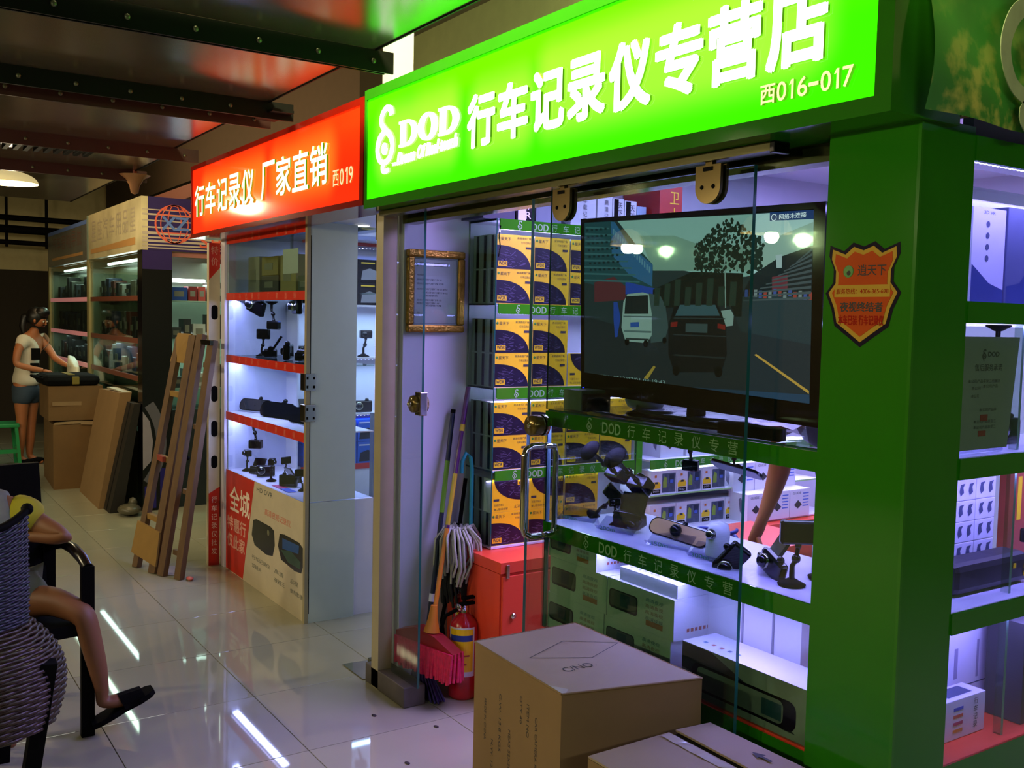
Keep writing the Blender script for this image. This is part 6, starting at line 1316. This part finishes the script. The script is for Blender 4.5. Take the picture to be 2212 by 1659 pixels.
hx, hy, hz = cx+.075, cy+.125, 1.475
wadd('head', skin([((hx-.02, hy-.03, hz-.06), .045), ((hx-.01, hy-.01, hz), (.070, .078)), ((hx, hy, hz+.05), (.068, .078))], [(0, 1), (1, 2)], m_skin), 'face looking down')
face((hx-.008, hy-.008, hz+.008), (.6, .75, -.35), 1.0, m_skin, t)
hr = B().ball((hx-.025, hy-.035, hz+.045), .098, m_hair, 18, (.95, 1.0, 1.0)).ball((hx+.005, hy+.015, hz+.085), .078, m_hair, 14, (1.0, 1.0, .72)).tube([(hx-.04, hy-.08, hz+.06), (hx-.04, hy-.14, hz+.04), (hx-.04, hy-.155, hz-.06), (hx-.03, hy-.14, hz-.17)], [.03, .04, .035, .012], m_hair, 10); obj('hair', hr, t, 'black hair in a ponytail with fringe')
hb = B()
for (px, py, pz, dx, dy) in ((cx+.325, cy+.145, .98, .0, 1), (cx+.235, cy+.39, 1.012, .3, .9)):
    hb.ball((px-.005, py-.01, pz), .026, m_skin, 10, (.8, 1.1, .6))
    for k in range(4): hb.tube([(px+(k-1.5)*.012, py, pz), (px+(k-1.5)*.013+dx*.02, py+dy*.035, pz-.004), (px+(k-1.5)*.013+dx*.03, py+dy*.055, pz-.02)], [.0075, .007, .005], m_skin, 6)
    hb.tube([(px+.02, py-.02, pz), (px+.035, py+.01, pz-.006), (px+.033, py+.03, pz-.014)], [.009, .008, .006], m_skin, 6)
obj('hands', hb, t)
sh = B()
for ax, ay in ((cx+.07, cy-.005), (cx-.02, cy+.10)): sh.ball((ax, ay, .035), .055, m_blackm, 12, (.75, 1.5, .6))
obj('shoes', sh, t)

# ================================================================== GREEN STOOL
t = thing('plastic_stool', 'green plastic stool left of the woman', 'stool', (-11.1, 1.2, 0)); m_st = mat('green plastic', '#1f8a4a', .4)
obj('seat', B().box(-11.27, -10.95, 1.06, 1.36, .40, .44, m_st, None, .01), t)
for a, c in ((-11.26, 1.08), (-10.98, 1.08), (-11.26, 1.33), (-10.98, 1.33)): obj('leg', bar(B(), (a-.02*(a < -11.1)+.02*(a > -11.1), c+(.03 if c > 1.2 else -.03), 0), (a, c, .40), .045, .03, m_st, X), t)
obj('stretcher', B().box(-11.27, -10.95, 1.34, 1.365, .14, .18, m_st).box(-10.98, -10.955, 1.06, 1.36, .14, .18, m_st), t)

# ================================================================== BLACK ARMCHAIR WITH SEATED CHILD
t = thing('armchair', 'black framed armchair with tall black back holding the seated person', 'chair', (-4.1, .43, 0))
obj('seat', B().prism([(-3.83, .67, .40), (-4.30, .60, .38), (-4.24, .12, .38), (-3.76, .19, .40)], (0, 0, .045), m_blackm), t)
obj('backrest', B().prism([(-4.26, .625, .44), (-4.19, .10, .44), (-4.33, .08, .97), (-4.40, .615, .97)], (-.03, 0, 0), m_blackm), t)
b = B().tube([(-4.30, .64, .645), (-4.12, .665, .685), (-4.0, .675, .69), (-3.90, .69, .672), (-3.862, .70, .645)], [.018, .02, .021, .021, .020], mat('worn black arm', '#17120d', .25), 10); obj('arm', b, t)
b = B().tube([(-4.22, .09, .645), (-4.05, .10, .685), (-3.93, .12, .69), (-3.80, .14, .672), (-3.775, .15, .645)], [.018, .02, .021, .021, .020], mat('worn black arm', '#17120d', .25), 10); obj('arm', b, t)
for a, c, z1 in (((-3.875, .700), (-3.862, .700), .65), ((-3.79, .150), (-3.775, .150), .65), ((-4.36, .64), (-4.30, .635), .66), ((-4.29, .09), (-4.22, .09), .66)):
    obj('leg', bar(B(), a+(0,), c+(z1,), .046, .030, m_blackm, Y), t)
PO_ = (-4.05, .45, .44)
t = thing('person', 'seated person in yellow and grey shirt with crossed legs and black slipper', 'person', PO_)
def padd(n, me, lab=None):
    for v in me.vertices: v.co -= Vector(PO_)
    return obj(n, me, t, lab)
m_sk2 = mat('tanned skin', '#7e5030', .55, noise=.05)
bd = [((-4.12, .40, .52), (.12, .10)), ((-4.14, .40, .64), (.11, .095)), ((-4.15, .40, .76), (.13, .09)), ((-4.15, .40, .84), (.09, .07)), ((-4.13, .36, .90), .045), ((-4.12, .34, .95), .043),
      ((-4.13, .515, .82), .055), ((-4.08, .585, .77), .040), ((-3.97, .655, .742), .034), ((-4.03, .60, .735), .028), ((-4.10, .52, .735), .022),
      ((-4.17, .28, .82), .05), ((-4.10, .22, .72), .038), ((-3.98, .20, .72), .03),
      ((-4.04, .50, .50), .075), ((-3.93, .60, .515), .056), ((-3.84, .685, .475), .046), ((-3.84, .705, .38), .043), ((-3.84, .73, .27), .037), ((-3.845, .748, .165), .025), ((-3.845, .742, .125), .030), ((-3.845, .80, .125), .030), ((-3.845, .865, .118), .026), ((-3.845, .905, .120), .018),
      ((-4.02, .30, .50), .08), ((-3.90, .33, .50), .06), ((-3.80, .34, .49), .05), ((-3.86, .35, .27), .042), ((-3.93, .36, .09), .028), ((-3.90, .41, .035), .026), ((-3.87, .46, .025), .02)]
ed = [(0, 1), (1, 2), (2, 3), (3, 4), (4, 5), (3, 6), (6, 7), (7, 8), (8, 9), (9, 10), (3, 11), (11, 12), (12, 13), (0, 14), (14, 15), (15, 16), (16, 17), (17, 18), (18, 19), (19, 20), (20, 21), (21, 22), (22, 23), (0, 24), (24, 25), (25, 26), (26, 27), (27, 28), (28, 29), (29, 30)]
padd('body', skin(bd, ed, m_sk2))
padd('shirt', skin([((-4.12, .40, .50), (.135, .12)), ((-4.14, .40, .64), (.13, .115)), ((-4.15, .40, .76), (.145, .11)), ((-4.15, .40, .845), (.115, .095)), ((-4.135, .365, .885), .062), ((-4.15, .30, .835), .075), ((-4.14, .25, .80), .065), ((-4.14, .47, .835), .070)], [(0, 1), (1, 2), (2, 3), (3, 4), (3, 5), (5, 6), (3, 7)], mat('grey shirt', '#77786c', .9, noise=.2, ns=20)), 'grey shirt body')
padd('sleeve', skin([((-4.13, .46, .835), .072), ((-4.12, .52, .825), .076), ((-4.085, .58, .785), .066)], [(0, 1), (1, 2)], mat('yellow sleeve cloth', '#a59a14', .8)), 'yellow sleeve')
padd('shorts', skin([((-4.10, .42, .52), .115), ((-4.04, .50, .51), .098), ((-3.965, .575, .518), .082), ((-4.02, .30, .51), .095), ((-3.93, .32, .51), .08)], [(0, 1), (1, 2), (0, 3), (3, 4)], mat('grey green shorts', '#5f6048', .9)), 'grey green shorts')
padd('head', skin([((-4.12, .34, .93), .045), ((-4.10, .32, 1.01), (.085, .078)), ((-4.10, .315, 1.08), (.092, .086)), ((-4.11, .31, 1.13), (.070, .065))], [(0, 1), (1, 2), (2, 3)], m_sk2)); face((-4.10, .318, 1.055), (.9, .15, -.1), 1.0, m_sk2, t)
obj('hair', B().ball((-4.122, .312, 1.095), .098, m_hair, 18, (.95, .95, 1)), t)
fb = B()
for k in range(4): fb.tube([(-4.10, .515+.0*k, .75-.012*k), (-4.14, .49, .748-.013*k), (-4.165, .47, .742-.013*k)], [.008, .0075, .006], m_sk2, 6)
fb.tube([(-4.09, .52, .757), (-4.11, .50, .775), (-4.13, .485, .78)], [.009, .008, .006], m_sk2, 6); obj('fingers', fb, t)
fb = B()
for k in range(5): fb.ball((-3.868+.012*k, .918-.004*k, .122), .009-.0006*k, m_sk2, 8, (1, 1.4, .9))
obj('toes', fb, t)
so_ = []
for i, (u, w) in enumerate(((0, .030), (.12, .038), (.3, .040), (.5, .037), (.75, .046), (.92, .040), (1, .022))): so_.append((u, w))
hl = Vector((-3.845, .715, .040)); to = Vector((-3.845, .935, .135)); dd = to-hl; up = Vector((0, -.39, .92))
vs = []; 
for u, w in so_:
    c = hl+dd*u
    for s_ in (-1, 1):
        for k in (0, 1): vs.append((c+Vector((s_*w, 0, 0))+up*(.020*k))[:])
b = B(); n = len(so_); fs = []
for i in range(n-1):
    a = i*4; fs += [(a, a+4, a+5, a+1), (a+2, a+3, a+7, a+6), (a+1, a+5, a+7, a+3), (a, a+2, a+6, a+4)]
fs += [(0, 1, 3, 2), (n*4-4, n*4-2, n*4-1, n*4-3)]; b.add(vs, fs, m_blackm)
ss = obj('slipper', b, t, 'black rubber slipper hanging off the heel')
b = B(); vs = []
for i in range(9):
    a = math.pi*i/8
    for u in (.50, .84): c = hl+dd*u; vs.append((c+Vector((.043*math.cos(a), 0, 0))+up*(.012+.052*math.sin(a)*(1.1-.45*(u > .6))))[:])
b.add(vs, [(2*i, 2*i+1, 2*i+3, 2*i+2) for i in range(8)], m_blackm); obj('slipper_strap', b, ss)

# ================================================================== RATTAN CHAIR IN FRONT
t = thing('rattan_chair', 'dark woven rattan chair seen from behind at the left edge', 'chair', (-3.45, .15, 0))
m_rb = mat('blue grey weave', '#171a2a', .45, noise=.15); m_rbr = mat('brown weave', '#33220e', .42, noise=.3, ns=40)
def weave(path, z_of, rows, r, m, amp, seg=6, phase=1.0):
    """horizontal strands running over and under hidden stakes"""
    b = B()
    for j in range(rows):
        P = []
        for i in range(len(path)):
            x, y, nx_, ny_ = path[i]; z = z_of(j, i/(len(path)-1)); k = amp*math.sin(i*phase+math.pi*j); P.append((x+nx_*k, y+ny_*k, z))
        b.tube(P, r, m, seg)
    return b
# shell of the back: arc in plan, open towards -x
n = 46; C0 = Vector((-3.56, .17)); path = []
for i in range(n):
    a = math.radians(-60+130*i/(n-1)); path.append((C0.x+.20*math.cos(a)+.0, C0.y+.30*math.sin(a), math.cos(a), math.sin(a)))
def zb(j, u): s = 1-abs(u-.45)*.0; top = .93-.10*(1-u)+.05*max(0, u-.8)*5*.3; return .585+(top-.585)*j/37
obj('backrest', weave(path, zb, 38, .0055, m_rb, .0035, 5, 1.35), t, 'blue grey woven back')
rim = [(p[0], p[1], zb(37.6, i/(n-1))) for i, p in enumerate(path)]; obj('rim', B().tube(rim, .013, m_blackm, 8).ball(rim[-1], .020, m_blackm, 10), t)
path2 = []
for i in range(n):
    a = math.radians(-70+165*i/(n-1)); path2.append((C0.x+.245*math.cos(a), C0.y+.37*math.sin(a), math.cos(a), math.sin(a)))
def mk_skirt():
    b = B()
    for j in range(34):
        v = j/33; bulge = 1+.10*math.sin(v*math.pi)-.30*v**3; P = []
        for i in range(n):
            x, y, nx_, ny_ = path2[i]; k = .0045*math.sin(i*1.35+math.pi*j); P.append((C0.x+(x-C0.x)*bulge+nx_*k, C0.y+(y-C0.y)*bulge+ny_*k, .24+.36*v))
        b.tube(P, .0075, m_rbr, 5)
    return b
obj('seat_skirt', mk_skirt(), t, 'brown woven bulging seat shell')
obj('liner', B().lathe([(.19, .26), (.205, .40), (.20, .55), (.15, .60), (.16, .62), (.175, .90), (.16, .90)], (C0.x, C0.y, 0), m_blackm, 24), t)
for a, c in (((-3.47, .44, 0), (-3.42, .50, .46)), ((-3.36, -.05, 0), (-3.38, .0, .46)), ((-3.80, .40, 0), (-3.76, .42, .4)), ((-3.78, -.05, 0), (-3.74, .0, .4))):
    obj('leg', bar(B(), a, c, .05, .05, m_blackm, X), t)

# ================================================================== CANOPY OVER THE AISLE
m_pan = mat('glossy canopy sheet', '#665b4c', .2, .45, noise=.15, ns=4, bump=.05); m_bm = mat('oxide red angle iron', '#35120e', .5, .3); m_bm2 = mat('dark olive angle iron', '#0c0b08', .55, .3, spec=.2)
YE = 1.562
P_ = [(-3.27, 1.4, 'nearest glossy canopy sheet reflecting the green sign'), (-4.36, -3.36, 'second glossy canopy sheet reflecting the red sign'), (-4.60, -4.44, 'narrow canopy sheet between two angle irons'), (-5.93, -4.69, 'third glossy canopy sheet with red reflection'), (-7.08, -6.01, 'fourth canopy sheet with ribbed grille'), (-9.5, -7.16, 'far canopy sheet beyond the last red iron')]
for k, (a, c, lab) in enumerate(P_):
    t = thing('canopy_sheet', lab, 'canopy', ((a+c)/2, .5, 2.55))
    ye = YE if k < 4 else 1.60
    obj('sheet', B().box(a, c, -1.2, ye, 2.55, 2.562, m_pan), t)
    obj('edge_trim', B().box(a, c, ye, ye+.006, 2.545, 2.565, m_bm2), t)
    if k == 4:
        gb_ = B()
        for i in range(26): gb_.box(-6.55, -6.05, -.2+.055*i, -.175+.055*i, 2.532, 2.55, m_blackm)
        obj('grille', gb_, t, 'dark ribbed grille')
for k, (x0, m, lab, ye) in enumerate(((-3.355, m_bm2, 'dark bolted angle iron next to the green reflection', 1.64), (-4.44, m_bm2, 'dark angle iron, nearer of the close pair', 1.68), (-4.68, m_bm, 'reddish angle iron, further of the close pair', 1.66), (-6.005, m_bm, 'reddish bolted angle iron before the grille', 1.70), (-7.155, m_bm, 'farthest reddish angle iron', 1.68))):
    t = thing('angle_iron', lab, 'beam', (x0+.04, .5, 2.47)); obj('web', B().box(x0, x0+.08, -1.2, ye, 2.545, 2.551, m).box(x0+.072, x0+.08, -1.2, ye, 2.475, 2.545, m).box(x0, x0+.008, -1.2, ye, 2.488, 2.545, m), t)
    for i in range(12): obj('bolt', B().ball((x0+.082, ye-.08-.21*i, 2.51),   .010, mat('dull bolt', '#5a5a44', .4, .5), 8, (.6, 1, 1)), t)
tag(obj('canopy_bracket', B().box(-4.55, -4.30, 1.56, 1.66, 2.50, 2.512, m_bm2), at=(-4.4, 1.6, 2.5)), 'small dark bracket at the end of the close pair of irons', 'bracket')

# ================================================================== LAMPS
m_dome = mat('frosted dome glass', '#e8d9a0', .3, emit='#f2dc9a', es=.55)
def dome(x, y, z, lab, lit=40, r=.16, tall=.15):
    t = thing('pendant_lamp', lab, 'lamp', (x, y, z)); pr_ = [(r*math.cos(a), tall*math.sin(a)) for a in [math.pi/2*i/10 for i in range(11)]]
    obj('shade', B().lathe(pr_, (x, y, z), m_dome, 28), t); obj('rod', B().tube([(x, y, z+tall), (x, y, 2.55 if z < 2.5 else 2.7)], .008, m_steel, 8), t)
    g = glow('warm bulb glow', '#fff6dc', 6)
    b = B()
    for dx in (-.03, 0, .03): b.tube([(x+dx, y, z+.02), (x+dx, y, z+.11)], .010, g, 8)
    obj('bulb', b, t); point('pendant_light', (x, y, z-.02), lit, '#ffe9bd', .05)
dome(-7.65, .90, 2.458, 'lit cream dome pendant lamp hanging at the upper left', 34, .185, .085)
dome(-6.85, -2.15, 2.28, 'lit dome pendant lamp across the aisle, left one of the row', 95, .15)
dome(-5.14, -2.0, 2.28, 'lit dome pendant lamp across the aisle, middle one of the row', 95, .15)
dome(-3.4, -2.0, 2.28, 'lit dome pendant lamp across the aisle, right one of the row', 95, .15)
t = thing('funnel_lamp', 'unlit translucent funnel shade hanging from a red rod', 'lamp', (-7.08, 1.60, 2.38))
obj('shade', B().lathe([(.105, .10), (.06, .07), (.034, .03), (.024, -.02), (.0, -.03)], (-7.08, 1.60, 2.42), mat('peach glass shade', '#9a6a48', .2), 22), t); obj('rod', B().tube([(-7.08, 1.60, 2.50), (-7.075, 1.60, 2.62)], .014, mat('oxide rod', '#8a3a22', .5), 8), t)
bpy.context.view_layer.update()
